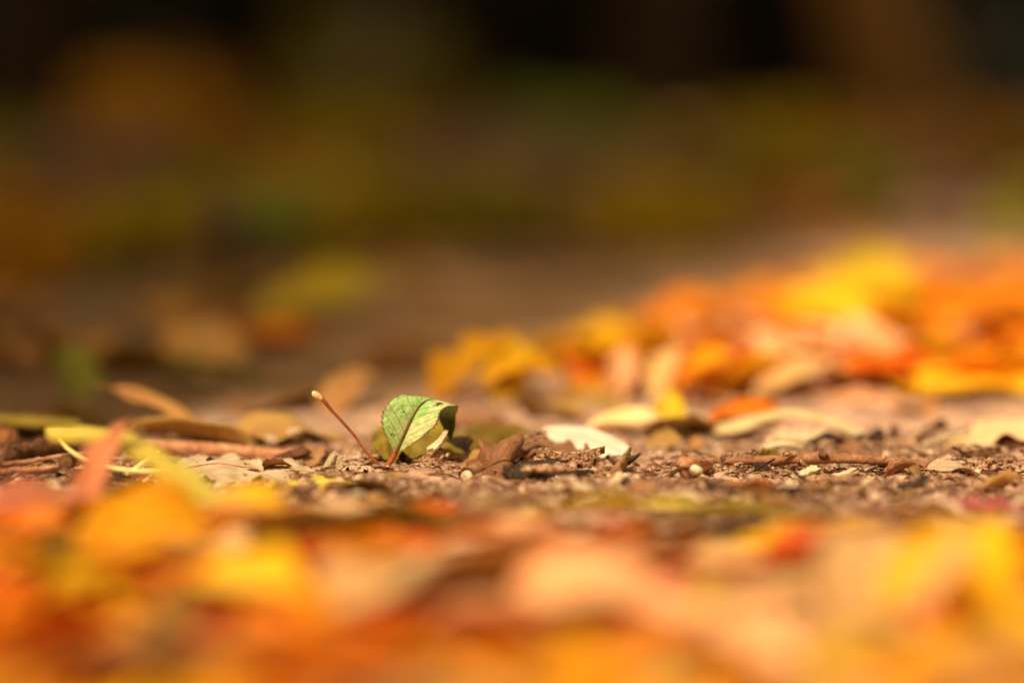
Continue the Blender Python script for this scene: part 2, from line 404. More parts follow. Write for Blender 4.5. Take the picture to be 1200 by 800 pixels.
# a leaf lofted through hand-set rows (left, midrib, right)
def loft_geo(rows, nu=48, nv=10, teeth=0.0, cup=0.0, ruffle=0.0, seed=0, nteeth=None):
    Ls = crom([r[0] for r in rows], nu+1); Ms = crom([r[1] for r in rows], nu+1); Rs = crom([r[2] for r in rows], nu+1)
    V = []; UV = []; rg = random.Random(seed); ph = rg.random()*6
    m = 2*nv+1
    for i in range(nu+1):
        u = i/nu
        for j in range(-nv, nv+1):
            v = j/nv; e = Ls[i] if v < 0 else Rs[i]; a = abs(v)
            if abs(j) == nv and teeth and 0 < i < nu:
                k = (i % 3)
                a = 1+teeth*(0.9 if k == 2 else (0.1 if k == 1 else -0.4))*(0.6+0.8*rg.random())
            p = Ms[i]+(e-Ms[i])*a
            t = Ms[min(i+1, nu)]-Ms[max(i-1, 0)]
            nrm = np.cross(Rs[i]-Ls[i], t); nl = np.linalg.norm(nrm); nrm = nrm/nl if nl > 1e-12 else np.zeros(3)
            wd = np.linalg.norm(e-Ms[i])
            p = p+nrm*(cup*wd*abs(v)*(1-abs(v))*2+ruffle*wd*(math.sin(u*19+ph+v*2)*abs(v)+0.6*math.sin(u*37+ph*2-v*3)*v*v))
            V.append(p); UV.append((u, (v+1)/2))
    F = []
    for i in range(nu):
        for j in range(2*nv):
            a = i*m+j
            F.append((a, a+1, a+m+1, a+m))
    return np.array(V), F, np.array(UV), Ms

def chip_geo(L, W, T, seed=0, n=14, jag=0.25):
    rg = random.Random(seed); V = []; F = []
    cs = [(-.5, -.5), (-.17, -.56), (.2, -.5), (.5, -.42), (.56, 0), (.5, .5), (.15, .56), (-.2, .45), (-.5, .5), (-.55, 0)]
    m = len(cs); off = [rg.random()*jag*L for _ in cs]; off2 = [rg.random()*jag*L for _ in cs]
    rid = [1+rg.uniform(-.25, .25) for _ in cs]
    bend = rg.uniform(-.12, .12); tp0, tp1 = rg.uniform(.5, 1), rg.uniform(.3, 1)
    for i in range(n):
        u = i/(n-1)
        for k, (a, b) in enumerate(cs):
            x = (u-.5)*L
            if u < .5: x += off[k]*(1-2*u)**2
            else: x -= off2[k]*(2*u-1)**2
            tp = tp0+(tp1-tp0)*u
            q = rid[k]*(1+rg.uniform(-.08, .08))*tp
            V.append((x, a*W*q, b*T*q+bend*L*math.sin(u*3.1)+rg.uniform(-.05, .05)*T))
    for i in range(n-1):
        for k in range(m):
            k2 = (k+1) % m; F.append((i*m+k, i*m+k2, (i+1)*m+k2, (i+1)*m+k))
    F.append(tuple(range(m-1, -1, -1))); F.append(tuple((n-1)*m+k for k in range(m)))
    return np.array(V), F

import bmesh
def clod_geo(r, seed=0, sub=3, rough=0.35, flat=0.75):
    bm = bmesh.new(); bmesh.ops.create_icosphere(bm, subdivisions=sub, radius=1.0)
    V = np.array([v.co[:] for v in bm.verts]); F = [tuple(v.index for v in f.verts) for f in bm.faces]; bm.free()
    x, y, z = V.T
    n = fbm(x*1.3+seed*3.7+z*0.9, y*1.3+z*1.1, seed, 4)+0.5*fbm(z*2.1+seed, x*2.0-y, seed+5, 3)
    V = V*(1+rough*n)[:, None]*r
    V[:, 2] *= flat; V[:, 0] *= 1+0.3*rough_noise(seed, 2, 1)
    return V, F

def rot(V, yaw=0, pitch=0, roll=0):     # roll about X, pitch nose-up about Y, then yaw about Z
    m = np.array(Euler((roll, -pitch, yaw), 'XYZ').to_matrix())
    return V @ m.T

# ------------------------------------------------------------------ ground sheet
def axis(lo, flo, fhi, hi, step, grow=1.16):
    a = list(np.arange(flo, fhi, step)); s = step; x = a[-1]
    while x < hi: s *= grow; x += s; a.append(min(x, hi))
    s = step; x = flo; b = []
    while x > lo: s *= grow; x -= s; b.append(max(x, lo))
    return np.array(b[::-1]+a)
xs = axis(-60, -0.26, 0.30, 60, 0.0011); ys = axis(-60, 0.66, 0.98, 60, 0.0011)
X, Y = np.meshgrid(xs, ys); Z = H(X, Y)
nx, ny = len(xs), len(ys)
me = bpy.data.meshes.new('ground')
me.vertices.add(nx*ny); me.vertices.foreach_set('co', np.stack([X, Y, Z], -1).astype(np.float32).ravel())
i0 = (np.arange(ny-1)[:, None]*nx+np.arange(nx-1)[None, :]).ravel()
quads = np.stack([i0, i0+1, i0+nx+1, i0+nx], -1).astype(np.int32)
me.loops.add(len(quads)*4); me.loops.foreach_set('vertex_index', quads.ravel())
me.polygons.add(len(quads)); me.polygons.foreach_set('loop_start', np.arange(0, len(quads)*4, 4, dtype=np.int32))
me.polygons.foreach_set('use_smooth', np.ones(len(quads), bool))
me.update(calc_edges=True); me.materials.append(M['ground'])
g = bpy.data.objects.new('ground', me); COL.objects.link(g); tag(g, kind='structure')

# ------------------------------------------------------------------ height map on which things come to rest
GX0, GX1, GY0, GY1, GS = -1.6, 1.6, 0.25, 3.6, 0.004
gx = np.arange(GX0, GX1, GS); gy = np.arange(GY0, GY1, GS)
HM = H(*np.meshgrid(gx, gy))
def settle(V, q=92, sink=0.0, write=True):
    """drop the vertices V (world x,y; own z) on the pile and return the moved copy"""
    ix = ((V[:, 0]-GX0)/GS).astype(int); iy = ((V[:, 1]-GY0)/GS).astype(int)
    ok = (ix >= 0) & (ix < len(gx)) & (iy >= 0) & (iy < len(gy))
    hh = np.where(ok, HM[np.clip(iy, 0, len(gy)-1), np.clip(ix, 0, len(gx)-1)], H(V[:, 0], V[:, 1]))
    dz = np.percentile(hh-V[:, 2], q)-sink
    V = V.copy(); V[:, 2] += dz
    if write and ok.any():
        np.maximum.at(HM, (iy[ok], ix[ok]), np.minimum(V[ok, 2], hh[ok]+0.012))
    return V

def settle_write(V):
    ix = ((V[:, 0]-GX0)/GS).astype(int); iy = ((V[:, 1]-GY0)/GS).astype(int)
    ok = (ix >= 0) & (ix < len(gx)) & (iy >= 0) & (iy < len(gy))
    if ok.any():
        hh = HM[iy[ok], ix[ok]]
        np.maximum.at(HM, (iy[ok], ix[ok]), np.minimum(V[ok, 2], hh+0.012))

def limit_top(V, lim):
    """press a leaf down until nothing of it stands above picture row lim as seen from the path"""
    zmax = CH-(lim-110)*V[:, 1]/S
    over = (V[:, 2]-zmax).max()
    if over <= 0: return V
    V = V.copy(); lo = (V[:, 2]-H(V[:, 0], V[:, 1])).min()
    d = min(over, max(0, lo+.001)); V[:, 2] -= d; over -= d
    if over > 0:
        z0 = V[:, 2].min(); k = (V[:, 2]-z0).max()
        f = max(.08, 1-over/max(k, 1e-6)); V[:, 2] = z0+(V[:, 2]-z0)*f
        over = (V[:, 2]-zmax).max()
        if over > 0: V[:, 2] -= over
    return V

LOOSE = []
def place_leaf(name, x, y, L, W, mat, yaw, pitch=0.0, roll=0.0, kind='ovate', curl=0.5, cup=0.3, wave=0.15, twist=0.0,
               seed=0, label='', cat='leaf', group=None, stem=True, q=92, sink=0.0, nu=22, nv=6, teeth=0.04, thick=True, stem_mat='red_stalk', whole=True, top=None, loose=False):
    V, F, UV, mid = leaf_geo(L, W, kind, curl, cup, wave, twist, seed, nu, nv, teeth)
    c = V.mean(0); V = V-c; mid = mid-c
    V = rot(V, yaw, pitch, roll); mid = rot(mid, yaw, pitch, roll)
    V[:, 0] += x; V[:, 1] += y; mid[:, 0] += x; mid[:, 1] += y
    V = settle(V, q, sink, False)
    if top is not None: V = limit_top(V, top)
    settle_write(V)
    mid = V[nv::2*nv+1].copy()
    if loose:
        LOOSE.append((V, F, UV, mat)); return None
    if not stem:
        o = link_mesh(name, V, F, M[mat], None, UV)
        if thick: solid(o)
        return tag(o, label, cat, group)
    root = thing(name, (V[:, 0].mean(), V[:, 1].mean(), V[:, 2].min()), label, cat, group)
    b = part('blade', V, F, M[mat], root, UV)
    if thick: solid(b)
    # stalk continues the midrib backwards
    d = mid[0]-mid[2]; d /= np.linalg.norm(d)+1e-9
    ln = L*0.32
    pts = [mid[3], mid[1], mid[0]+d*ln*0.5+np.array([0, 0, -0.001]), mid[0]+d*ln+np.array([0, 0, -0.002])]
    tv, tf = tube_geo(pts, [0.0005, 0.0007, 0.0007, 0.0009], 6, 12, 0.05, seed)
    part('stalk', tv, tf, M[stem_mat], root)
    if whole:
        mp = [p+np.array([0, 0, 0.0002]) for p in mid[1:-1:3]]
        tv, tf = tube_geo(mp, [0.0006, 0.0002], 6, 20, 0.05, seed)
        part('midrib', tv, tf, M[stem_mat], root)
    return root

def place_mesh(V, F, x, y, yaw, pitch, roll, name, mat, label, cat, group=None, q=70, sink=0.0, smooth=True, lift=0.0, top=None):
    V = rot(V, yaw, pitch, roll); V[:, 0] += x; V[:, 1] += y
    V = settle(V, q, sink, False); V[:, 2] += lift
    if top is not None: V = limit_top(V, top)
    settle_write(V)
    return tag(link_mesh(name, V, F, M[mat], None, None, smooth), label, cat, group)

# ================================================================== THE SHARP BAND
# ---- green leaf standing on its stalk
Y0 = 0.776
u5 = 1/5.0
def HZ(zx, zy, dep=0.0):                 # enlarged-view coordinates of the hero leaf -> world
    return D(340+zx*u5, 440+zy*u5, Y0+dep*u5*0.000274)
rowsz = [((612, 455, 0), (616, 455, 0), (622, 456, 0)),
         ((600, 430, -8), (626, 430, 0), (645, 443, -6)),
         ((577, 382, -22), (648, 385, 2), (695, 413, -14)),
         ((552, 332, -36), (672, 335, 6), (752, 377, -20)),
         ((538, 278, -44), (697, 280, 12), (803, 334, -16)),
         ((540, 226, -40), (722, 228, 22), (848, 297, -4)),
         ((558, 186, -28), (748, 187, 38), (868, 256, 14)),
         ((592, 146, -8), (776, 158, 58), (876, 222, 34)),
         ((646, 112, 18), (806, 143, 84), (896, 197, 58)),
         ((722, 116, 50), (834, 140, 118), (936, 182, 84)),
         ((800, 136, 100), (872, 152, 160), (966, 176, 112)),
         ((846, 160, 150), (905, 182, 190), (984, 184, 140)),
         ((868, 228, 180), (920, 236, 205), (968, 236, 160)),
         ((884, 280, 190), (930, 296, 210), (966, 296, 175)),
         ((924, 352, 196), (938, 352, 205), (952, 350, 190)),
         ((938, 384, 200), (940, 386, 200), (942, 384, 200))]
rows = [tuple(HZ(*p) for p in r) for r in rowsz]
V, F, UV, Ms = loft_geo(rows, 72, 12, teeth=0.05, cup=0.05, ruffle=0.035, seed=4)
hb = HZ(560, 548)
hero = thing('green_leaf', (hb[0], hb[1], hb[2]-0.002), 'serrated green leaf standing upright on its red stalk with the tip folded back', 'leaf')
solid(part('blade', V, F, M['hero'], hero, UV), 0.0003)
off = np.array([0, -0.0005, 0])
tv, tf = tube_geo([p+off for p in Ms[1:56:5]], [0.0006, 0.00045, 0.00033, 0.00024, 0.0002], 8, 50, 0.05, 3)
part('midrib', tv, tf, M['dark_midrib'], hero)
tv, tf = tube_geo([HZ(540, 572, 0), HZ(550, 554, 0), HZ(566, 535, -2), HZ(590, 500, -4), HZ(608, 470, -3), HZ(622, 437, -2), HZ(640, 400, -1), HZ(664, 352, 2)],
                  [0.0015, 0.0013, 0.0010, 0.0009, 0.0009, 0.0008, 0.0006, 0.0004], 10, 40, 0.08, 5)
part('stalk', tv, tf, M['red_stalk'], hero)

# ---- bare red leaf stalk leaning left
def px_r(p): return p*Y0/S
b0 = HZ(556, 556, -6)
st = thing('leaf_stalk', b0, 'bare reddish leaf stalk leaning left beside the green leaf', 'leaf stalk')
pts = [HZ(572, 566, -6), HZ(552, 548, -6), HZ(500, 500, -14), HZ(440, 440, -22), HZ(380, 355, -30), HZ(310, 275, -36), HZ(245, 205, -42), HZ(195, 145, -46), HZ(165, 122, -48)]
tv, tf = tube_geo(pts, [px_r(2.2), px_r(1.9), px_r(1.8), px_r(1.7), px_r(1.7), px_r(1.9), px_r(2.4), px_r(2.9)], 10, 60, 0.06, 8)
part('stem', tv, tf, M['red_stalk'], st)
tv, tf = tube_geo([HZ(186, 138, -46), HZ(160, 118, -48), HZ(140, 105, -50), HZ(128, 100, -51)], [px_r(2.7), px_r(3.9), px_r(3.9), px_r(1.6)], 10, 14, 0.08, 9)
part('swollen_tip', tv, tf, M['pale_tip'], st)

def loft_leaf(name, rows, mat, label, nu=40, nv=8, teeth=0.0, cup=0.0, ruffle=0.02, seed=0, thick=0.0004, rib=True, cat='leaf', group=None,
              rib_mat='dark_midrib', rib_r=0.0005, register=True, push=-0.0004):
    V, F, UV, Ms = loft_geo(rows, nu, nv, teeth, cup, ruffle, seed)
    root = thing(name, (V[:, 0].mean(), V[:, 1].mean(), V[:, 2].min()), label, cat, group)
    solid(part('blade', V, F, M[mat], root, UV), thick)
    if rib:
        tv, tf = tube_geo([p+np.array([0, push, 0.0003]) for p in Ms[1:-1:5]], [rib_r, rib_r*0.4], 6, 36, 0.05, seed)
        part('midrib', tv, tf, M[rib_mat], root)
    return root

def g3(px, py, z): return G(px, py, z)

YF = .994
# ---- ochre dead leaf the green leaf stands on  (runs 400..580 px)
gz = h1(*G(470, 555)[:2])
rows = [(D(398, 549, .783), D(400, 553, .776), D(398, 556, .772)),
        (D(424, 548, .795), D(424, 556, .776), D(424, 562, .762)),
        (D(450, 547, .797), D(452, 554, .776), D(450, 563, .760)),
        (D(478, 548, .797), D(480, 553, .776), D(478, 560, .762)),
        (D(505, 547, .797), D(505, 556, .775), D(503, 562, .764)),
        (D(535, 543, .797), D(533, 552, .776), D(530, 558, .764)),
        (D(560, 534, .795), D(556, 543, .778), D(556, 549, .768)),
        (D(580, 523, .790), D(577, 531, .782), D(574, 537, .774)),
        (D(586, 520, .786), D(585, 524, .784), D(583, 528, .780))]
loft_leaf('dead_leaf', rows, 'ochre', 'long ochre dead leaf curving under the foot of the green leaf', ruffle=0.10, teeth=0.12, seed=3)

# ---- pinkish bark chip right of the stalk, torn into fibres
def px_chip(x, y, L, W, T, yaw, pitch, roll, mat, label, seed, name='bark_chip', cat='bark chip', Yd=None, group=None, q=60, sink=0.0, lift=0.0, smooth=False, top=None):
    p = G(x, y); yy = Yd or p[1]
    k = yy/S
    V, F = chip_geo(L*k, W*k*1.2, T*k*1.7, seed)
    q = max(q, 86)
    xw = (x-600)*yy/S
    return place_mesh(V, F, xw, yy, yaw, pitch, roll, name, mat, label, cat, group, q=q, sink=sink, smooth=smooth, lift=lift, top=top)

ch = px_chip(507, 546, 40, 22, 7, R(8), R(38), R(50), 'chip', 'jagged pinkish bark chip tilted up right of the green leaf', 11, q=80)
px_chip(513, 547, 36, 10, 5, R(20), R(48), R(30), 'chip_pale', 'pale splinter leaning on the tilted bark chip', 12, 'wood_splinter', 'splinter', q=80)
px_chip(385, 543, 34, 9, 6, R(10), R(62), R(40), 'chip_pale', 'pale torn wood fibre standing left of the red stalk', 13, 'wood_fibre', 'wood fibre', q=85)
px_chip(399, 545, 26, 8, 6, R(-20), R(70), R(20), 'chip_pale', 'shorter pale wood fibre beside the torn standing one', 14, 'wood_fibre', 'wood fibre', q=85)
# grainy flake in front of the stalk
rows = [(D(402, 535, .800), D(402, 541, .79), D(402, 549, .778)), (D(420, 531, .802), D(420, 540, .79), D(419, 553, .774)),
        (D(436, 536, .800), D(438, 544, .788), D(438, 554, .776)), (D(448, 546, .792), D(450, 549, .787), D(452, 553, .78))]
loft_leaf('leaf_flake', rows, 'tan', 'grainy tan leaf flake between the pale fibres and the red stalk', ruffle=0.06, teeth=0.15, seed=9, rib=False, cat='leaf flake')

# ---- cut twig with a white round end + curled leaf around it
c = D(547, 557.5, 0.755)
tw = thing('cut_twig', (c[0], c[1], c[2]-0.002), 'short cut twig showing its round white end to the camera', 'twig')
tv, tf = tube_geo([c, c+np.array([0.003, 0.012, -0.0003]), c+np.array([0.008, 0.03, -0.001])], [px_r(9.5), px_r(9), px_r(8)], 14, 20, 0.12, 4, cap=False)
part('bark', tv, tf, M['twig'], tw)
tv, tf = disc_geo(c+np.array([0, -0.0003, 0]), (-0.15, -1, 0.15), px_r(6.8), 18, 0.25, 3)
part('cut_end', tv, tf, M['wood_white'], tw)

rows = [(D(556, 553, .780), D(560, 560, .772), D(562, 566, .768)),
        (D(562, 536, .784), D(567, 552, .768), D(566, 568, .764)),
        (D(572, 527, .786), D(578, 545, .766), D(576, 572, .762)),
        (D(583, 521, .788), D(588, 540, .765), D(588, 571, .762)),
        (D(592, 520, .790), D(597, 540, .768), D(598, 565, .766)),
        (D(598, 524, .794), D(601, 540, .780), D(601, 556, .776))]
loft_leaf('curled_leaf', rows, 'brown', 'crumpled brown leaf curled up beside the white-ended twig', ruffle=0.16, teeth=0.1, seed=21, cup=0.4)
px_chip(590, 536, 44, 9, 5, R(15), R(42), R(20), 'twig', 'thin brown splinter pointing up behind the crumpled leaf', 41, 'wood_splinter', 'splinter', Yd=.79, q=85)

YF = .985
for x, y, L, W, T, yw, pt, mt, lb, Yd in [(530, 545, 56, 20, 14, 8, 10, 'chip_dark', 'black chunk standing in for the shadow behind the folded leaf tip', .80),
        (215, 509, 120, 22, 12, 4, 3, 'chip_dark', 'black chunk standing in for the shaded hollow behind the long smooth twig', .868), (40, 513, 100, 20, 12, -6, 3, 'chip_dark', 'black chunk standing in for shade behind the thick twig at left', .86),
        (30, 560, 90, 12, 8, 5, 2, 'chip_dark', 'black splinter added as shade between the left edge twigs', .757), (110, 563, 70, 12, 8, -8, 2, 'chip_dark', 'black splinter added as shade below the curved pale stalk', .752)]:
    px_chip(x, y, L, W, T, R(yw), R(pt), 0, mt, lb, 20+x, 'shade_filler', 'shade filler', Yd=Yd, q=80)  # black pieces added to stand in for shade in the gaps
# ---- broken fibrous bark 600..705
specs = [(640, 541, 110, 12, 6, 6, 4, 'chip', 'longest fibrous bark strip lying right of the crumpled leaf'),
         (625, 549, 90, 12, 6, 10, 6, 'chip_dark', 'black charred bark strip beneath the fibrous bark'),
         (668, 547, 84, 11, 7, -6, 3, 'chip', 'fibrous bark strip ending at the folded brown leaf'),
         (655, 556, 92, 14, 6, 4, -2, 'chip_dark', 'charred wood splinter under the folded brown leaf'),
         (612, 560, 60, 12, 7, -12, 5, 'chip_dark', 'short charred lump next to the crumpled leaf'),
         (641, 562, 66, 10, 5, 3, 0, 'chip', 'flat brown splinter in front of the charred bark'),
         (676, 536, 60, 8, 4, 14, 4, 'chip_dark', 'thin black twiglet lying on the fibrous bark'),
         (618, 536, 64, 14, 6, 20, 12, 'chip', 'bark flake tilted over the charred wood')]
for i, (x, y, L, W, T, yw, pt, mt, lb) in enumerate(specs):
    px_chip(x, y+2, L, W*1.4, T, R(yw), R(pt), R(15-8*(i % 4)), mt, lb, 50+i, q=55)

# ---- bleached white leaf
YF = 1.0
def W_(x, y): return D(x, y, .79+(540-y)*.0008)
rows = [(W_(636, 502), W_(637, 505), W_(638, 508)), (W_(652, 499), W_(650, 507), W_(646, 515)), (W_(690, 501), W_(684, 512), W_(672, 525)),
        (W_(712, 509), W_(706, 520), W_(694, 532)), (W_(733, 520), W_(724, 528), W_(713, 537)), (W_(741, 531), W_(739, 534), W_(733, 538))]
loft_leaf('bleached_leaf', rows, 'white', 'bleached white leaf lying flat and bright on the bark bits', cup=0.0, ruffle=0.012, teeth=.04, rib_mat='chip_pale', rib_r=0.00018, seed=5)
YF = .972
# ---- brown leaf folded into a V
rows = [(D(686, 525, .815), D(712, 556, .776), D(739, 529, .806)),
        (D(689, 536, .808), D(713, 557, .773), D(736, 535, .80)),
        (D(697, 548, .798), D(714, 559, .770), D(731, 543, .79)),
        (D(704, 556, .788), D(715, 561, .767), D(724, 552, .78))]
loft_leaf('folded_leaf', rows, 'brown', 'small brown leaf folded into an open V with light edges', ruffle=0.05, teeth=0.05, seed=8, thick=0.0008, rib=True, rib_mat='pale_stalk', rib_r=0.0007)
V, F = clod_geo(1, 77, 3, 0.12)
V = V*np.array([px_r(7), px_r(6), px_r(17)])/np.array([1, 1, .75]); V = rot(V, 0, R(-14), 0)+D(722, 570, .758)
tag(link_mesh('seed_husk', V, F, M['pale_tip']), 'pale pointed seed husk hanging below the folded brown leaf', 'seed husk')

YF = .975
# ---- white seed in a brown sheath
c = D(811, 549, .776)
sd = thing('seed', (c[0], c[1], c[2]-.003), 'white seed held in a glossy brown sheath near the long twig', 'seed')
V, F = clod_geo(1, 7, 3, 0.3, .85); part('kernel', V*np.array([px_r(9.5), px_r(8), px_r(7.5)])+c+np.array([0, -.004, 0]), F, M['wood_white'], sd)
rows = [(D(799, 534, .782), D(797, 545, .776), D(801, 560, .772)), (D(806, 536, .779), D(800, 547, .769), D(807, 560, .769)),
        (D(818, 537, .784), D(815, 541, .774), D(818, 556, .780)), (D(834, 541, .792), D(834, 545, .788), D(832, 549, .790))]
V, F, UV, Ms = loft_geo(rows, 24, 6, 0, 0.25, 0.03, 2); solid(part('sheath', V, F, M['twig'], sd, UV), .0006)

YF = .985
# ---- long twig lying across the earth
yT = .79
def dt(x, y, Yd=yT): return D(x, y, Yd)
tp = [dt(742, 551, .80), dt(775, 545, .798), dt(820, 540, .795), dt(870, 539.5, .79), dt(925, 538, .788), dt(965, 535.5, .787), dt(1010, 538, .786), dt(1060, 542, .786), dt(1105, 547, .787), dt(1142, 550, .789)]
root = thing('long_twig', dt(940, 545), 'long reddish twig lying across the crumbly earth at the right', 'twig')
tv, tf = tube_geo(tp, [px_r(2.0), px_r(2.4), px_r(3.8), px_r(5), px_r(5.4), px_r(7.5), px_r(5.6), px_r(5.6), px_r(5.8), px_r(4.5)], 12, 140, 0.16, 6)
part('bark', tv, tf, M['twig'], root)
V, F = clod_geo(px_r(6.2), 31, 3, .35, .8); part('bud_scar', V+dt(965, 533, .784), F, M['dark_twig'], root)
V, F = clod_geo(px_r(6.4), 33, 3, .5, .7); part('earthy_end', V+dt(1137, 547, .788), F, M['clod'], root)
V, F = clod_geo(px_r(3.2), 35, 2, .5, .9); part('bud', V+dt(1036, 536, .785), F, M['twig'], root)
# curled bark strip at its end
tag(link_mesh('bark_curl', *tube_geo([dt(1098, 551, .782), dt(1118, 555, .779), dt(1132, 560, .777), dt(1137, 567, .775), dt(1132, 572, .774), dt(1126, 570, .775)], [px_r(2), px_r(2.4), px_r(2.6), px_r(2.2), px_r(1.2)], 8, 40, .15, 3), M['dark_twig']),
    'thin dark bark strip curling under the end of the long twig', 'bark strip')
specs = [(985, 553, 60, 12, 5, 16, 10, 'chip_pale', 'grey pale wood sliver leaning against the long twig'),
         (962, 560, 66, 11, 5, 20, 7, 'chip', 'frayed wood sliver left of the grey pale one'),
         (1000, 566, 84, 16, 9, 2, 0, 'chip', 'flat weathered wood piece below the long twig'),
         (948, 552, 40, 9, 4, 30, 12, 'chip_pale', 'small pale sliver pointing at the knot of the long twig'),
         (1085, 556, 40, 8, 4, -5, 2, 'chip', 'short wood sliver near the curled bark strip')]
for i, (x, y, L, W, T, yw, pt, mt, lb) in enumerate(specs):
    px_chip(x, y, L, W, T, R(yw), R(pt), R(20), mt, lb, 80+i, 'wood_sliver', 'wood sliver', q=65)

YF = .965
# ---- LEFT: twigs, curved pale stalk, speckled tan leaf
rows = [(D(206, 545, .80), D(210, 552, .79), D(214, 560, .778)),
        (D(224, 536, .815), D(230, 547, .795), D(228, 563, .772)),
        (D(250, 532, .822), D(256, 544, .796), D(254, 563, .770)),
        (D(278, 537, .818), D(285, 548, .794), D(282, 562, .770)),
        (D(305, 539, .816), D(312, 549, .794), D(308, 563, .770)),
        (D(335, 541, .813), D(342, 551, .792), D(336, 561, .774)),
        (D(358, 546, .805), D(362, 553, .791), D(358, 560, .778)),
        (D(374, 553, .795), D(376, 556, .789), D(374, 559, .782))]
loft_leaf('speckled_leaf', rows, 'tan', 'speckled tan dry leaf with a ragged edge left of the red stalk', nu=54, teeth=0.10, ruffle=0.05, seed=13, rib_r=.0004, rib_mat='twig')
YF = .98
tag(link_mesh('curved_stalk', *tube_geo([D(68, 514, .765), D(80, 526, .762), D(98, 538, .76), D(120, 546, .758), D(150, 551, .756), D(190, 553, .757), D(215, 555, .76)], [px_r(1.6), px_r(2.6), px_r(2.8), px_r(3), px_r(2.8), px_r(2.2)], 8, 60, .04, 4), M['pale_stalk']),
    'thin pale curved stalk arching down left of the speckled leaf', 'leaf stalk')
fk = thing('forked_stalk', D(150, 556, .76), 'small forked stalk with pale cut tips behind the pink leaf', 'leaf stalk')
tv, tf = tube_geo([D(148, 556, .76), D(160, 548, .763), D(172, 540, .765), D(182, 532, .766), D(187, 527.5, .767)], [px_r(2), px_r(3), px_r(3.3), px_r(3.2), px_r(2.4)], 8, 24, .08, 5); part('longer_prong', tv, tf, M['pale_stalk'], fk)
tv, tf = tube_geo([D(146, 556, .765), D(158, 546, .768), D(170, 536, .77), D(178, 529, .771)], [px_r(2.2), px_r(2.6), px_r(2.2), px_r(1.4)], 8, 24, .08, 6); part('shorter_prong', tv, tf, M['dark_twig'], fk)

def twig(pts, radii, mat, label, seed, name='twig', end=None, endr=None, n=50, grp=None):
    r = thing(name, np.mean(pts, axis=0), label, 'twig', grp)
    tv, tf = tube_geo(pts, radii, 10, n, .15, seed); part('bark', tv, tf, M[mat], r)
    if end:
        e = np.asarray(pts[-1]); d = e-np.asarray(pts[-2]); d /= np.linalg.norm(d)
        tv, tf = disc_geo(e+d*radii[-1]*0.2, d, radii[-1]*0.85, 16, .15, seed); part('cut_end', tv, tf, M[end], r)
    return r
twig([D(118, 531, .83), D(100, 535, .80), D(84, 539, .775), D(77, 541.5, .762)], [px_r(6), px_r(7.5), px_r(8.5), px_r(8.8)], 'dark_twig', 'stubby dark twig with a round brown cut end facing the camera', 3, 'stub_twig', 'wood_ring')
twig([D(-30, 549, .765), D(10, 543, .765), D(40, 540, .766), D(66, 535, .768), D(100, 531, .77)], [px_r(2.6)]*5, 'twig', 'thin light brown twig reaching the left edge above its darker twin', 9)
twig([D(-30, 556, .76), D(15, 551, .76), D(50, 549, .762), D(82, 545, .766)], [px_r(3.8), px_r(3.6), px_r(3), px_r(2.5)], 'twig', 'lower light brown twig running out at the left edge', 12)
twig([D(-30, 572, .752), D(30, 569, .752), D(80, 566, .754), D(130, 560, .757), D(170, 557, .76)], [px_r(4), px_r(4), px_r(3), px_r(2.4), px_r(2)], 'dark_twig', 'dark twig lowest at the left edge in front of the others', 15)
YF = .958
twig([D(0, 545, .80), D(20, 531, .82), D(60, 523, .83), D(100, 521, .835), D(140, 527, .83)], [px_r(7), px_r(10), px_r(12), px_r(11), px_r(8)], 'dark_twig', 'thick brown weathered twig behind the stubby cut one', 18)
twig([D(150, 523, .85), D(190, 524, .85), D(240, 526, .848), D(290, 530, .845), D(352, 533, .84)], [px_r(8), px_r(9), px_r(9), px_r(8), px_r(7)], 'twig', 'long smooth brown twig lying behind the speckled leaf', 21, 'fallen_twig', 'wood_ring')
twig([D(100, 516, .87), D(180, 520, .865), D(260, 517, .87), D(330, 524, .87)], [px_r(4), px_r(5), px_r(5), px_r(4)], 'dark_twig', 'slender dark twig behind the long smooth brown one', 24)
YF = .985
twig([D(-10, 560, .74), D(4, 535, .742), D(12, 512, .744), D(14, 503, .745)], [px_r(4), px_r(3.4), px_r(2.5), px_r(1.5)], 'dark_twig', 'blurred brown twig sticking up at the left edge', 27)
# yellow strips
rows = [(D(-60, 484, .90), D(-60, 489, .88), D(-60, 493, .87)), (D(0, 486, .89), D(0, 491, .875), D(0, 495, .865)),
        (D(45, 488, .885), D(45, 493, .873), D(45, 498, .864)), (D(92, 494, .875), D(95, 497, .872), D(95, 499, .868))]
loft_leaf('yellow_blade', rows, 'yellow_green', 'narrow yellow leaf blade reaching in at the left edge', seed=6, cat='leaf', rib_mat='pale_stalk')
rows = [(D(53, 502, .745), D(54, 508, .735), D(56, 514, .728)), (D(85, 500, .735), D(85, 508, .722), D(84, 517, .708)),
        (D(125, 501, .725), D(124, 510, .712), D(120, 520, .698)), (D(160, 512, .712), D(155, 522, .70), D(148, 531, .688)),
        (D(190, 526, .70), D(184, 537, .685), D(176, 548, .672)), (D(222, 548, .688), D(216, 558, .672), D(208, 568, .66)),
        (D(262, 578, .665), D(256, 586, .652), D(246, 594, .642)), (D(292, 604, .645), D(288, 608, .638), D(284, 612, .63))]
loft_leaf('arched_yellow_leaf', rows, 'yellow_green', 'long yellow green leaf arching across the twigs at left', seed=7, nu=60, ruffle=.03, rib_mat='pale_stalk')
rows = [(D(258, 566, .755), D(258, 570, .748), D(260, 574, .742)), (D(300, 563, .76), D(300, 569, .748), D(300, 576, .735)),
        (D(345, 560, .762), D(346, 567, .75), D(345, 574, .735)), (D(385, 559, .762), D(386, 564, .752), D(386, 570, .742)), (D(414, 562, .758), D(415, 564, .755), D(415, 566, .75))]
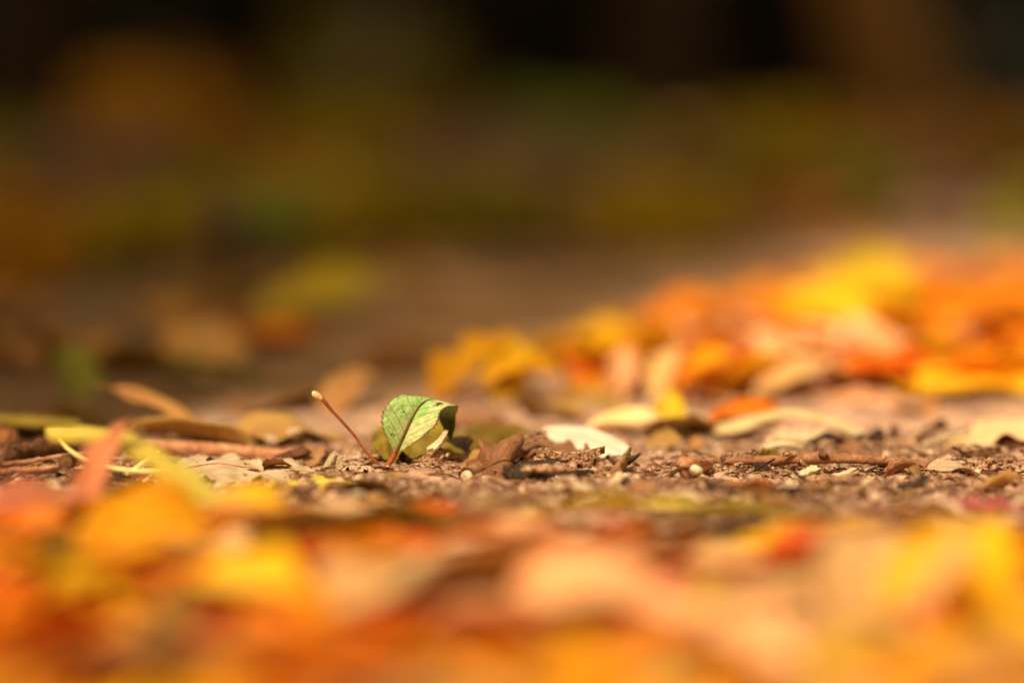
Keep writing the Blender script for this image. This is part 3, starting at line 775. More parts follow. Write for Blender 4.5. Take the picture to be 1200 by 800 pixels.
loft_leaf('pale_green_leaf', rows, 'yellow_green', 'flat pale green leaf edge just below the speckled leaf', seed=9, ruffle=.03, rib_mat='pale_stalk')

# ---- behind the green leaf
YF = .968
rows = [(D(436, 509, .845), D(436, 520, .835), D(436, 533, .815)), (D(454, 496, .865), D(452, 512, .845), D(452, 536, .812)),
        (D(480, 488, .875), D(478, 508, .85), D(476, 539, .81)), (D(520, 497, .868), D(520, 514, .846), D(516, 541, .812)),
        (D(545, 512, .85), D(546, 524, .836), D(545, 538, .82))]
loft_leaf('olive_leaf', rows, 'olive', 'dull olive leaf arching just behind the green leaf', seed=17, cup=.2, ruffle=.05)
rows = [(D(532, 515, .86), D(534, 524, .85), D(536, 534, .838)), (D(558, 502, .88), D(560, 514, .862), D(560, 530, .84)),
        (D(590, 499, .885), D(592, 512, .866), D(592, 528, .845)), (D(622, 508, .878), D(622, 517, .865), D(622, 528, .852)), (D(646, 520, .868), D(646, 523, .865), D(646, 526, .862))]
loft_leaf('olive_leaf', rows, 'olive', 'smaller olive leaf in the shadow right of the green leaf tip', seed=19, cup=.3, ruffle=.06)
rows = [(D(600, 512, .84), D(602, 522, .83), D(604, 532, .818)), (D(622, 510, .845), D(624, 521, .83), D(626, 538, .808)),
        (D(648, 514, .842), D(650, 526, .826), D(652, 540, .808)), (D(676, 522, .832), D(676, 530, .822), D(676, 540, .81))]
loft_leaf('brown_leaf', rows, 'mid_brown', 'brown leaf half under the bleached white leaf', seed=20, cup=.1, ruffle=.08)

# ---- arched leaves at the right, behind
rows = [(D(740, 514, .90), D(741, 513, .895), D(742, 512, .89)), (D(768, 508, .90), D(766, 498, .892), D(764, 495, .88)),
        (D(798, 506, .905), D(796, 491, .895), D(795, 487, .875)), (D(828, 507, .905), D(828, 496, .895), D(828, 491, .88)), (D(850, 508, .90), D(850, 506, .895), D(850, 504, .885))]
loft_leaf('arched_leaf', rows, 'ochre', 'domed ochre leaf with a dark hollow beneath it', seed=31, cup=-.25, ruffle=.03)
rows = [(D(834, 500, .885), D(836, 504, .883), D(838, 508, .878)), (D(862, 492, .885), D(864, 499, .883), D(866, 506, .876)),
        (D(895, 484, .885), D(896, 489, .883), D(898, 493, .878)), (D(930, 480, .885), D(930, 484, .883), D(930, 489, .878)),
        (D(965, 486, .885), D(964, 490, .883), D(962, 495, .878)), (D(993, 496, .885), D(992, 500, .883), D(989, 505, .876)), (D(1013, 508, .882), D(1012, 511, .88), D(1009, 515, .876))]
loft_leaf('arched_cream_leaf', rows, 'cream', 'long cream leaf arching like a bridge behind the long twig', seed=33, ruffle=.03, cup=.2, rib=True, rib_r=.0003, rib_mat='pale_stalk')
rows = [(D(1108, 522, .86), D(1110, 524, .857), D(1112, 526, .853)), (D(1132, 502, .895), D(1134, 510, .87), D(1137, 520, .85)),
        (D(1165, 492, .905), D(1167, 501, .88), D(1168, 514, .85)), (D(1205, 489, .905), D(1206, 499, .88), D(1207, 513, .85)), (D(1250, 493, .90), D(1252, 504, .875), D(1252, 514, .855)), (D(1290, 510, .87), D(1291, 512, .868), D(1291, 514, .862))]
loft_leaf('cupped_cream_leaf', rows, 'cream', 'cream yellow leaf raised over a dark gap at the right edge', seed=35, ruffle=.04, rib_mat='pale_stalk')
rows = [(D(1112, 583, .74), D(1114, 586, .732), D(1116, 590, .724)), (D(1145, 581, .745), D(1147, 587, .73), D(1148, 594, .715)),
        (D(1185, 583, .742), D(1186, 590, .727), D(1187, 597, .712)), (D(1230, 590, .735), D(1231, 596, .722), D(1231, 601, .708)), (D(1260, 598, .72), D(1261, 600, .717), D(1261, 602, .713))]
loft_leaf('magenta_leaf', rows, 'magenta', 'narrow magenta leaf on the earth at the right edge', seed=37, ruffle=.04, rib_mat='red_stalk')
YF = 1.0
# small upright bits
px_chip(905, 522, 30, 14, 8, R(80), R(70), 0, 'chip_pale', 'yellowish woody lump under the bridge-like cream leaf', 91, 'wood_lump', 'wood lump', q=85)
px_chip(880, 528, 60, 16, 6, R(10), R(8), 0, 'chip', 'reddish bark flake between the cream leaf and the long twig', 92, q=60)
px_chip(1055, 515, 90, 18, 8, R(-6), R(5), R(10), 'chip', 'weathered bark strip right of the bridge-like cream leaf', 93, q=60)
px_chip(1150, 535, 70, 24, 10, R(12), R(6), R(8), 'chip', 'brown bark flake in the dark gap at the right edge', 94, q=60)
px_chip(1090, 505, 60, 14, 10, R(-20), R(30), R(8), 'chip_dark', 'dark broken bark lump before the orange litter', 95, q=60)

# ------------------------------------------------------------------ blurred litter
used = {}
def unique_label(lbl, grp):
    return lbl
CN = dict(orange='orange', deep_orange='rusty orange', amber='amber', yellow='bright yellow', peach='peach coloured', red='red', pink='pinkish red',
          olive='olive', yellow_green='yellow green', cream='cream', tan='tan', brown='brown', ochre='ochre', dull_green='dull green')
rg = random.Random(77)
# hand-set leaves: px, py(ground contact), L mm, W mm, colour, yaw deg, pitch deg, roll deg, curl, cup, kind, label
HS = [
 # front litter
 (40, 640, 60, 42, 'red', 20, 12, 10, .5, .3, 'lobed', 'dark red leaf curled at the left edge of the front litter'),
 (122, 592, 40, 14, 'pink', 75, 66, -10, .9, .7, 'lobed', 'pinkish red leaf standing up before the twigs at left'),
 (70, 606, 46, 34, 'pink', 10, 18, 25, .9, .3, 'ovate', 'pinkish leaf lying at the foot of the upright pink one'),
 (15, 590, 30, 24, 'peach', 0, 15, 10, .6, .3, 'ovate', 'small pale peach leaf at the left edge below the dark twig'),
 (190, 640, 52, 28, 'amber', 35, 26, 30, 1.1, .5, 'ovate', 'glowing amber leaf leaning up at left of the front litter'),
 (255, 622, 60, 36, 'amber', 110, 40, 10, .9, .5, 'ovate', 'amber leaf with a curled rim below the arched yellow leaf'),
 (330, 625, 50, 30, 'peach', 15, 16, -18, .7, .3, 'ovate', 'large peach leaf sloping beside the amber curled one'),
 (400, 612, 56, 34, 'peach', -10, 14, 10, .6, .3, 'lance', 'peach leaf in front of the ochre dead leaf'),
 (470, 622, 60, 38, 'olive', 10, 10, -22, .9, .5, 'ovate', 'brownish olive leaf shading the litter before the green leaf'),
 (490, 606, 40, 24, 'deep_orange', -10, 22, 20, .7, .3, 'ovate', 'small rusty leaf behind the brownish olive one'),
 (430, 655, 44, 30, 'red', 30, 18, 10, .5, .2, 'ovate', 'small red leaf among peach leaves in the front litter'),
 (560, 605, 44, 30, 'brown', 160, 14, 10, .8, .4, 'lobed', 'brown leaf on the earth before the white-ended twig'),
 (590, 640, 40, 22, 'peach', 170, 10, 8, .6, .3, 'ovate', 'peach leaf centred before the broken bark'),
 (700, 606, 66, 18, 'yellow_green', 175, 6, 12, .5, .3, 'lance', 'yellow green leaf strip before the folded brown leaf'),
 (900, 606, 76, 30, 'olive', 6, 8, -14, .7, .4, 'lance', 'long olive leaf with a dark underside before the long twig'),
 (730, 640, 56, 34, 'deep_orange', 10, 12, -16, .7, .3, 'ovate', 'rusty orange leaf behind the big peach curve'),
 (700, 720, 48, 26, 'peach', -22, 20, 20, .9, .5, 'ovate', 'big pale peach leaf curving across the middle of the front litter'),
 (850, 760, 46, 26, 'peach', -50, 30, 10, 1.0, .4, 'ovate', 'pale peach leaf bending down right of the big one'),
 (930, 668, 56, 34, 'red', 10, 34, -10, .6, .3, 'lobed', 'glowing red leaf right of the peach leaves'),
 (1010, 650, 56, 40, 'brown', 40, 16, -20, .8, .4, 'ovate', 'brown leaf at the rim of the earth before the magenta one'),
 (960, 640, 50, 34, 'amber', -10, 12, 20, .8, .4, 'ovate', 'amber leaf beneath the olive leaf with dark underside'),
 (1120, 700, 60, 32, 'yellow', 60, 42, 14, .6, .4, 'ovate', 'bright yellow leaf standing up near the right edge'),
 (1190, 750, 60, 40, 'yellow', 100, 22, 30, .6, .4, 'ovate', 'bright yellow leaf filling the lower right corner'),
 (1050, 700, 60, 40, 'peach', 75, 36, 14, .7, .4, 'ovate', 'peach leaf leaning on the yellow leaf near the right edge'),
 (1190, 650, 50, 34, 'amber', 120, 26, 10, .7, .4, 'ovate', 'amber leaf below the magenta leaf at the right edge'),
 (300, 700, 40, 26, 'yellow', -10, 12, 10, .7, .3, 'lobed', 'broad yellow leaf flat in the lower left litter'),
 (520, 690, 64, 44, 'peach', 40, 10, -10, .7, .3, 'ovate', 'peach leaf in the middle of the lower left litter'),
 # sunlit patch behind
 (560, 450, 50, 30, 'amber', 25, 45, 20, 1.0, .6, 'lobed', 'glowing amber leaf curled up behind the green leaf'),
 (598, 456, 42, 24, 'amber', 80, 60, -10, .6, .5, 'lobed', 'bright amber lit leaf standing by the glowing amber one'),
 (740, 490, 46, 18, 'cream', 4, 16, 6, .7, .5, 'lance', 'shining cream leaf with a raised tip behind the white leaf'),
 (785, 482, 22, 12, 'yellow', 80, 60, 0, .3, .3, 'lance', 'tiny yellow leaf standing at the end of the shining cream leaf'),
 (875, 478, 30, 18, 'deep_orange', 20, 30, 20, .6, .3, 'ovate', 'small orange red leaf behind the bridge-like cream leaf'),
 (730, 452, 30, 15, 'peach', 80, 60, 0, .7, .5, 'lobed', 'peach leaf standing up in the sunlit patch'),
 (780, 448, 30, 16, 'peach', 60, 55, 0, .7, .5, 'lobed', 'second upright peach leaf right of the first in the sun'),
 (225, 503, 54, 26, 'ochre', 165, 16, 20, .6, .4, 'lance', 'ochre leaf catching sun behind the long smooth twig'),
 (190, 490, 62, 20, 'ochre', 150, 24, 8, .3, .2, 'lance', 'thin brown leaf slanting up into the shade at left'),
 (335, 500, 44, 30, 'ochre', 10, 5, 6, .4, .2, 'ovate', 'faded ochre leaf on the earth left of the red stalk'),
 (410, 462, 34, 20, 'ochre', 60, 40, 0, .6, .3, 'ovate', 'small ochre leaf at the edge of the deep shade'),
 (1020, 372, 80, 48, 'yellow', 70, 48, 20, .5, .3, 'ovate', 'tall bright yellow leaf standing in the sunny litter'),
 (960, 400, 66, 40, 'amber', 130, 30, -10, .6, .4, 'ovate', 'amber leaf leaning beside the tall yellow one'),
 (1030, 432, 70, 44, 'peach', 110, 44, 10, .5, .3, 'ovate', 'pale peach leaf catching sun before the tall yellow one'),
 (1150, 400, 70, 44, 'orange', 10, 34, 10, .6, .4, 'lobed', 'large orange leaf propped at the right of the sunny litter'),
 (820, 392, 64, 36, 'orange', 0, 22, 20, .6, .3, 'ovate', 'orange leaf at the shade edge of the sunny litter'),
 (940, 450, 44, 28, 'peach', 20, 30, 12, .8, .5, 'lobed', 'peach lobed leaf low in the sunny litter'),
 (1150, 452, 70, 44, 'amber', -15, 16, 12, .5, .3, 'ovate', 'amber leaf flat at the near rim of the sunny litter'),
 (760, 392, 56, 36, 'orange', 20, 34, 14, .7, .4, 'ovate', 'orange leaf glowing at the left rim of the sunny litter'),
 (880, 378, 64, 40, 'orange', 160, 32, -10, .8, .4, 'lobed', 'orange lobed leaf in the middle of the sunny litter'),
 (1100, 350, 84, 50, 'deep_orange', 30, 34, 10, .6, .3, 'lobed', 'rusty lobed leaf at the back of the sunny litter'),
 (1180, 345, 80, 50, 'orange', 100, 36, 10, .7, .4, 'ovate', 'orange leaf at the back right of the sunny litter'),
 (710, 410, 46, 30, 'amber', 40, 30, 10, .9, .4, 'lobed', 'small amber lobed leaf at the left rim of the sunny litter'),
 (960, 420, 50, 32, 'cream', 60, 40, 10, .7, .5, 'lobed', 'cream lobed leaf shining in the sunny litter'),
 (890, 425, 46, 30, 'peach', 120, 36, 10, .9, .5, 'ovate', 'small peach leaf curled before the sunny litter'),
 # shade
 (615, 458, 34, 20, 'amber', 10, 25, 20, .9, .5, 'lobed', 'small amber lobed leaf glowing at the foot of the bright amber one'),
 (88, 440, 32, 20, 'dull_green', 120, 50, 0, .4, .3, 'ovate', 'dull green leaf tilted up in the shade at left'),
 (395, 360, 110, 66, 'yellow_green', 20, 28, 10, .5, .3, 'ovate', 'yellow green leaf glimmering in the deep shade'),
 (280, 350, 100, 60, 'olive', 0, 26, 10, .5, .3, 'ovate', 'large olive leaf in the shade left of the glimmering one'),
 (480, 420, 60, 40, 'brown', 0, 20, 10, .5, .3, 'ovate', 'brown leaf in the shade before the amber glow'),
 (240, 412, 60, 40, 'peach', 90, 44, 10, .5, .3, 'ovate', 'greyish peach leaf upright in the shade'),
]
TOPS = [590, 492, 560, 572, 560, 565, 585, 588, 588, 588, 625, 585, 605, 582, 588, 612, 640, 660, 618, 600, 610, 610, 650, 620, 612, 640, 635,
        388, 400, 462, 455, 450, 405, 405, 470, 435, 470, 430, 290, 330, 370, 310, 335, 400, 425, 425, 342, 335, 300, 300, 378, 375, 390, 385, 305, 325, 395, 370]
assert len(TOPS) == len(HS)
def set_leaves():
  for i, (px, py, L, W, c, yw, pt, rl, cu, cup, kd, lb) in enumerate(HS):
    p = G(px, py, .004)
    stand = pt > 35
    nm = 'fallen_leaf'
    place_leaf(nm, p[0], p[1], L/1000, W/1000, c, R(yw), R(pt), R(rl), kd, cu, cup, .26, 0, 200+i, lb, 'leaf', None, True,
               q=97 if stand else 90, whole=True, top=TOPS[i], stem_mat='pale_stalk' if c in ('yellow', 'cream', 'yellow_green', 'peach') else 'red_stalk')

POSE = [('flat', 6, .35), ('curled', 14, 1.2), ('tilted', 28, .6)]
SIZES = [('small', .026, .036), ('mid-sized', .038, .050), ('large', .054, .070)]
made = 0
def scatter_leaf(x, y, c, where, cap_pitch=1.0, big=1.0, group='', stem=True, whole=False, thick=True, nu=16, nv=4, top=None, loose=False):
    pi = rg.choices([0, 1, 2], [4, 4, 3])[0]; si = rg.choices([0, 1, 2], [2, 4, 3])[0]
    pn, pb, cb = POSE[pi]; sn, a, b = SIZES[si]
    L = rg.uniform(a, b)*big; W = L*rg.uniform(.5, .72)
    kd = rg.choice(['ovate', 'ovate', 'lobed', 'lance', 'round'])
    shape = {'ovate': 'oval', 'lobed': 'lobed', 'lance': 'slender', 'round': 'rounded'}[kd]
    if kd == 'lance': W *= .65
    lb = f"{sn} {pn} {CN[c]} {shape} leaf {where}"
    place_leaf('fallen_leaf', x, y, L, W, c, rg.uniform(0, 2*math.pi), R(pb)*cap_pitch*rg.uniform(.5, 1.2), R(rg.uniform(-25, 25))*cap_pitch, kd,
               cb*rg.uniform(.7, 1.2), rg.uniform(.15, .5), rg.uniform(.15, .38), rg.uniform(-.4, .4), rg.randint(1, 9999), lb, 'leaf', group,
               stem, q=88, whole=whole, thick=thick, nu=nu, nv=nv, top=top, loose=loose)

def pick(w): return rg.choices(list(w), list(w.values()))[0]
def rimtop(px): return 598+(22 if 450 < px < 900 else 0)+(10 if px >= 900 else 0)-(14 if px < 300 else 0)
# front litter, denser towards the camera
pos = []
tries = 0
while len(pos) < 215 and tries < 40000:
    tries += 1
    px = rg.uniform(-120, 1320); py = rg.uniform(612, 960)
    rim = 612+ (30 if 450 < px < 900 else 0)+(14 if px >= 900 else 0)-(10 if px < 300 else 0)
    if py < rim+14: continue
    p = G(px, py, 0)
    md = .013+.009*rg.random()
    if any((p[0]-a)**2+(p[1]-b)**2 < md*md for a, b, *_ in pos): continue
    pos.append((p[0], p[1], px, py))
late = sorted(pos, key=lambda t: -t[1])
inside = sorted([t for t in late if -40 < t[2] < 1240 and t[3] < 880], key=lambda t: ((t[0]*7919+t[1]*104729)*1000) % 1.0)
keep = set(t[:2] for t in inside[:128])
def front_fill(sel):
  for x, y, px, py in sel:
      if px < 420:
          w = dict(orange=5, deep_orange=6 if py > 680 else 2, amber=2, yellow=1.5 if py < 720 else .3, red=1, peach=.8 if py < 720 else .2, olive=.8, brown=.8)
          wh = 'in the front litter at left'
      elif px < 800:
          w = dict(orange=2.5 if py < 740 else 5, amber=1.5, peach=6 if py < 750 else 1, deep_orange=1 if py < 740 else 4, ochre=1.5, tan=1.2 if py < 740 else 0, olive=.8, brown=1.4, red=.6)
          wh = 'in the front litter at the middle'
      else:
          w = dict(orange=4, amber=3.5, yellow=2.5, peach=1.5, red=.6, ochre=.8, deep_orange=1)
          wh = 'in the front litter at right'
      scatter_leaf(x, y, pick(w), wh, .8, 1.0, 'fallen leaves of the front litter', top=max(rimtop(px), py-38), loose=(x, y) not in keep)
front_fill([t for t in late if t[3] < 745])
# sunny litter behind, right
n = 0
while n < 190:
    px = rg.uniform(660, 1320); py = rg.uniform(310, 462)
    lim = 310+max(0, (900-px))*.22
    if py < lim: continue
    p = G(px, py, 0)
    w = dict(orange=7, deep_orange=2, amber=5, yellow=1.2, peach=.5)
    scatter_leaf(p[0], p[1], pick(w), 'in the sunny litter behind', 1.0, .95, 'fallen leaves of the sunny litter behind', nu=14, nv=3, top=max(305+max(0, 1000-px)*.26, py-50), loose=n >= 56 or px > 1230)
    n += 1
set_leaves()
front_fill([t for t in late if t[3] >= 745])
# a few on the earth between
for px, py, c in [(690, 470, 'ochre'), (860, 500, 'brown'), (1075, 480, 'ochre'), (1000, 468, 'peach'), (470, 478, 'ochre'), (520, 486, 'peach'), (640, 480, 'ochre'), (300, 478, 'brown'), (30, 478, 'brown'), (90, 470, 'olive'), (350, 470, 'brown'), (560, 492, 'brown'), (1180, 470, 'brown'), (820, 465, 'ochre')]:
    p = G(px, py, 0); scatter_leaf(p[0], p[1], c, 'on the bare earth behind the twigs', .5, .75, 'fallen leaves on the bare earth', top=py-14)
# deep shade
for k in range(96):
    py = 150+ (rg.random()**1.0)*300; px = rg.uniform(-150, 1350)
    if py > 300 and px > 560: px = rg.uniform(-150, 480)
    p = G(px, py, 0)
    w = dict(brown=5, ochre=3, olive=2.5, yellow_green=1.2, dull_green=1.5, orange=1.2, tan=3, pink=.4)
    scatter_leaf(p[0], p[1], pick(w), 'in the deep shade', .9, 1.3 if py < 260 else 1.1, 'fallen leaves in the deep shade', stem=False, thick=False, nu=10, nv=3, top=py-26, loose=k >= 40)

# ------------------------------------------------------------------ crumbs, pebbles, chips on the earth
def crumbs(name, count, box, rmin, rmax, mat, seed, sub=2, up=.35):
    rr = random.Random(seed); base = [clod_geo(1, s, sub, .5, .8) for s in range(8)]
    Vs = []; Fs = []; o = 0
    for _ in range(count):
        px = rr.uniform(box[0], box[1]); py = rr.uniform(box[2], box[3]); p = G(px, py, 0)
        if fbm(np.array([p[0]*30]), np.array([p[1]*30]), 9, 2)[0] < -.15: continue
        r = rmin*(rmax/rmin)**(rr.random()**2.2)
        V, F = base[rr.randrange(8)]
        V = rot(V*r, rr.uniform(0, 6.3), rr.uniform(-.5, .5), 0)
        V = V+np.array([p[0], p[1], h1(p[0], p[1])+r*up])
        Vs.append(V); Fs += [tuple(i+o for i in f) for f in F]; o += len(V)
    ob = link_mesh(name, np.concatenate(Vs), Fs, M[mat]); return ob
tag(crumbs('soil_crumbs', 3600, (-60, 1260, 505, 625), .0003, .0019, 'clod', 4), 'fine crumbs of dry soil strewn over the earth', 'soil', kind='stuff')
tag(crumbs('humus_crumbs', 2200, (-60, 1260, 508, 600), .0003, .0014, 'dark_twig', 14), 'dark crumbs of humus strewn over the earth', 'humus', kind='stuff')
tag(crumbs('pale_grit', 900, (-60, 1260, 515, 610), .0003, .0011, 'stone', 8, 1), 'pale grit scattered on the bare earth', 'grit', kind='stuff')
def debris(count, box, seed):
    rr = random.Random(seed); Vs = []; Fs = []; o = 0
    for _ in range(count):
        px = rr.uniform(box[0], box[1]); py = rr.uniform(box[2], box[3]); p = G(px, py, 0)
        L = rr.uniform(.003, .012)
        V, F = chip_geo(L, rr.uniform(.0006, .002), rr.uniform(.0003, .0009), rr.randint(0, 999), 6)
        V = rot(V, rr.uniform(-.9, .9)+(3.14 if rr.random() < .5 else 0), rr.uniform(-.25, .35), rr.uniform(-.6, .6))
        V = V+np.array([p[0], p[1], h1(p[0], p[1])+.0008-min(0, V[:, 2].min())*.6])
        Vs.append(V); Fs += [tuple(i+o for i in f) for f in F]; o += len(V)
    return link_mesh('plant_debris', np.concatenate(Vs), Fs, M['chip'], smooth=False)
tag(debris(2200, (-60, 1260, 500, 615), 12), 'tiny splinters and leaf shreds strewn over the earth', 'debris', kind='stuff')

# scraps of dead leaves lying about the bare earth
rf = random.Random(8)
for k in range(110):
    px = rf.uniform(-30, 1240); py = rf.uniform(508, 612)
    if 380 < px < 620 and py < 575: continue
    if px > 830 and 530 < py < 575 and rf.random() < .6: continue
    p = G(px, py, 0); c = rf.choices(['brown', 'ochre', 'tan', 'olive', 'deep_orange', 'peach'], [5, 4, 4, .6, .2, .6])[0]
    if px < 380 and py < 572 and rf.random() < .75: continue
    if 620 < px < 850 and py < 570 and rf.random() < .7: continue
    sz = rf.choice([('tiny', .006, .010), ('small', .011, .016), ('broad', .017, .024)]); L = rf.uniform(sz[1], sz[2])
    ps = rf.choice([('flat', 5, .4), ('curled', 20, 1.8), ('upturned', 38, .8)])
    wx = 'left of the red stalk' if px < 380 else ('before the green leaf' if px < 600 else ('by the white leaf' if px < 830 else 'near the long twig'))
    wy = 'farther back' if py < 535 else ('on sharp earth' if py < 580 else 'at the near rim')
    place_leaf('leaf_scrap', p[0], p[1], L, L*rf.uniform(.4, .8), c, rf.uniform(0, 6.3), R(ps[1]*rf.uniform(.6, 1.2)), R(rf.uniform(-35, 35)), rf.choice(['ovate', 'lobed', 'round', 'lance']),
               ps[2], rf.uniform(.1, .8), rf.uniform(.15, .4), rf.uniform(-.8, .8), 600+k, f"{sz[0]} {ps[0]} {CN[c]} leaf scrap {wx}, {wy}", 'leaf scrap', 'leaf scraps strewn over the earth', False, q=80, nu=14, nv=4, teeth=.15, top=py-15)
for k in range(190):
    px = rf.uniform(-30, 1240); py = rf.uniform(515, 596)
    if 380 < px < 600 and py < 572: continue
    if (px < 380 or 620 < px < 850) and py < 572 and rf.random() < .45: continue
    mt, cn = rf.choice([('chip', 'brown'), ('chip', 'brown'), ('dark_twig', 'dark brown'), ('chip_dark', 'charred black'), ('chip_dark', 'charred black'), ('chip_pale', 'pale')])
    sz = rf.choice([('short', 22, 36), ('long', 40, 75)]); th = rf.choice([('thin', 4, 3), ('stout', 9, 6)])
    tl = rf.choice([('flat', 3), ('slanting', 16), ('steep', 34)])
    wx = 'left of the red stalk' if px < 380 else ('before the green leaf' if px < 600 else ('by the white leaf' if px < 830 else 'near the long twig'))
    wy = 'farther back' if py < 535 else ('on sharp earth' if py < 580 else 'at the near rim')
    px_chip(px, py, rf.uniform(sz[1], sz[2]), th[1], th[2], rf.uniform(-.7, .7)+(3.14 if rf.random() < .5 else 0), R(tl[1]), rf.uniform(-.6, .6), mt,
            f"{sz[0]} {th[0]} {cn} splinter, {tl[0]}, {wx}, {wy}", 700+k, 'wood_splinter', 'splinter', group='splinters strewn over the earth', top=py-15)

rc = random.Random(31)
clods = [(768, 556, 12, 'grey brown soil clod right of the folded brown leaf'), (786, 563, 15, 'rounded soil clod between seed husk and white seed'),
         (752, 566, 10, 'small soil clod beside the seed husk'), (693, 572, 14, 'soil clod below the folded brown leaf'),
         (600, 577, 14, 'soil clod in front of the crumpled brown leaf'), (664, 574, 16, 'wide soil clod before the charred wood'),
         (571, 583, 12, 'pale soil clod before the white-ended twig'), (849, 562, 11, 'round earth crumb right of the white seed'),
         (866, 570, 10, 'round earth crumb below the start of the long twig'), (884, 562, 9, 'smallest round crumb touching the long twig from below'),
         (900, 572, 11, 'pale pebble in the row of crumbs below the twig'), (918, 566, 9, 'tiny pebble in the row of crumbs below the twig'),
         (928, 578, 12, 'larger pebble at the near side of the crumb row'), (1050, 560, 14, 'crumbly soil lump below the middle of the long twig'),
         (1075, 566, 12, 'crumbly soil lump right of the bigger one below the twig'), (1030, 556, 9, 'small crumb stuck beneath the long twig'),
         (1170, 560, 14, 'soil lump beyond the end of the long twig'), (345, 518, 12, 'pale round pebble behind the speckled leaf'),
         (318, 520, 9, 'smaller pebble behind the speckled leaf'), (285, 524, 8, 'tiny pale pebble on the long smooth twig'),
         (440, 572, 12, 'soil clod before the foot of the green leaf'), (600, 524, 14, 'pinkish soil clod behind the crumpled brown leaf'),
         (548, 536, 14, 'pinkish clod right of the tilted bark chip'), (18, 557, 10, 'grey pebble between the twigs at the left edge'),
         (38, 560, 9, 'darker pebble between the twigs at the left edge')]
for i, (px, py, r, lb) in enumerate(clods):
    p = G(px, py); V, F = clod_geo(r*p[1]/S*rc.uniform(.75, 1), 100+i, 4, .45, .72)
    place_mesh(V, F, p[0], p[1], rc.uniform(0, 6), 0, 0, 'pebble' if 'pebble' in lb else 'soil_clod', 'stone' if 'pebble' in lb else 'clod', lb, 'pebble' if 'pebble' in lb else 'soil clod', None, q=35)

# ------------------------------------------------------------------ litter mass far back
def mass(count, y0, y1, seed, size):
    rr = random.Random(seed); Vs = []; Fs = []; mi = []; o = 0
    mats = ['brown', 'ochre', 'tan', 'olive', 'orange', 'dull_green', 'deep_orange', 'amber', 'yellow', 'peach', 'red', 'yellow_green', 'pink']; w = [6, 3, 3, 3, .8, 2]+[0]*7; UVs = []
    protos = [leaf_geo(1, .62, k, c, .3, .2, .2, s, 5, 2)[:3] for s, (k, c) in enumerate([('ovate', .4), ('ovate', 1.2), ('lobed', .6), ('round', .8)])]
    for _ in range(count):
        y = y0*(y1/y0)**rr.random(); x = rr.uniform(-1, 1)*(.5+.35*y)
        V, F, UV = rr.choice(protos); UVs.append(UV)
        V = rot(V*rr.uniform(*size), rr.uniform(0, 6.3), rr.uniform(0, .6), rr.uniform(-.4, .4))
        V = V+np.array([x, y, h1(x, y)-V[:, 2].min()*.8])
        Vs.append(V); Fs += [tuple(i+o for i in f) for f in F]; o += len(V); mi += [mats.index(rr.choices(mats, w)[0])]*len(F)
    for V, F, UV, m_ in LOOSE:
        Vs.append(V); UVs.append(UV); Fs += [tuple(i+o for i in f) for f in F]; o += len(V); mi += [mats.index(m_)]*len(F)
    ob = link_mesh('leaf_litter', np.concatenate(Vs), Fs, M[mats[0]], uv=np.concatenate(UVs), origin=(0, 0, 0))
    for m_ in mats[1:]: ob.data.materials.append(M[m_])
    ob.data.polygons.foreach_set('material_index', mi)
    return ob
tag(mass(5200, 2.2, 11, 6, (.04, .09)), 'small loose leaves of the litter between the larger ones and far back', 'leaf litter', kind='stuff')

# ------------------------------------------------------------------ vegetation
def foliage_mat(name, a, b, tr=.25):
    m, nt, N, Lk = nodes(name)
    tc = N.new('ShaderNodeTexCoord'); n = noise_n(nt, tc.outputs['Object'], 3.0, 4)
    col = ramp(nt, n, [(.35, a), (.65, b)])
    bs = N.new('ShaderNodeBsdfPrincipled'); Lk.new(col, bs.inputs['Base Color']); bs.inputs['Roughness'].default_value = .6
    t = N.new('ShaderNodeBsdfTranslucent'); Lk.new(col, t.inputs['Color'])
    mx = N.new('ShaderNodeMixShader'); mx.inputs[0].default_value = tr
    Lk.new(bs.outputs[0], mx.inputs[1]); Lk.new(t.outputs[0], mx.inputs[2])
    out = N.new('ShaderNodeOutputMaterial'); Lk.new(mx.outputs[0], out.inputs[0]); return m
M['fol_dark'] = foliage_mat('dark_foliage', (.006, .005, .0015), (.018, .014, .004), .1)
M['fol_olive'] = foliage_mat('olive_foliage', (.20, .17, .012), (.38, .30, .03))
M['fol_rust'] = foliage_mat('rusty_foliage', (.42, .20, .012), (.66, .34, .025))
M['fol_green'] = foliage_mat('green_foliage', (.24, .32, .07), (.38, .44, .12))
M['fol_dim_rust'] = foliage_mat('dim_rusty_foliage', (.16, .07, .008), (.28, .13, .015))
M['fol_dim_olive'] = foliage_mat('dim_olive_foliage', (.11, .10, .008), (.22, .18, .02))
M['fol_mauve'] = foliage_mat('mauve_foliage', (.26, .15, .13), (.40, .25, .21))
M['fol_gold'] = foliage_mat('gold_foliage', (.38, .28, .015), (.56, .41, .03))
M['bark_tree'] = rough_mat('tree_bark', [(.3, (.012, .007, .003)), (.6, (.035, .02, .01))], 18, .02, .9, (1, 1, .25))
M['bark_warm'] = rough_mat('warm_tree_bark', [(.3, (.09, .045, .012)), (.6, (.20, .10, .03))], 18, .02, .9, (1, 1, .25))

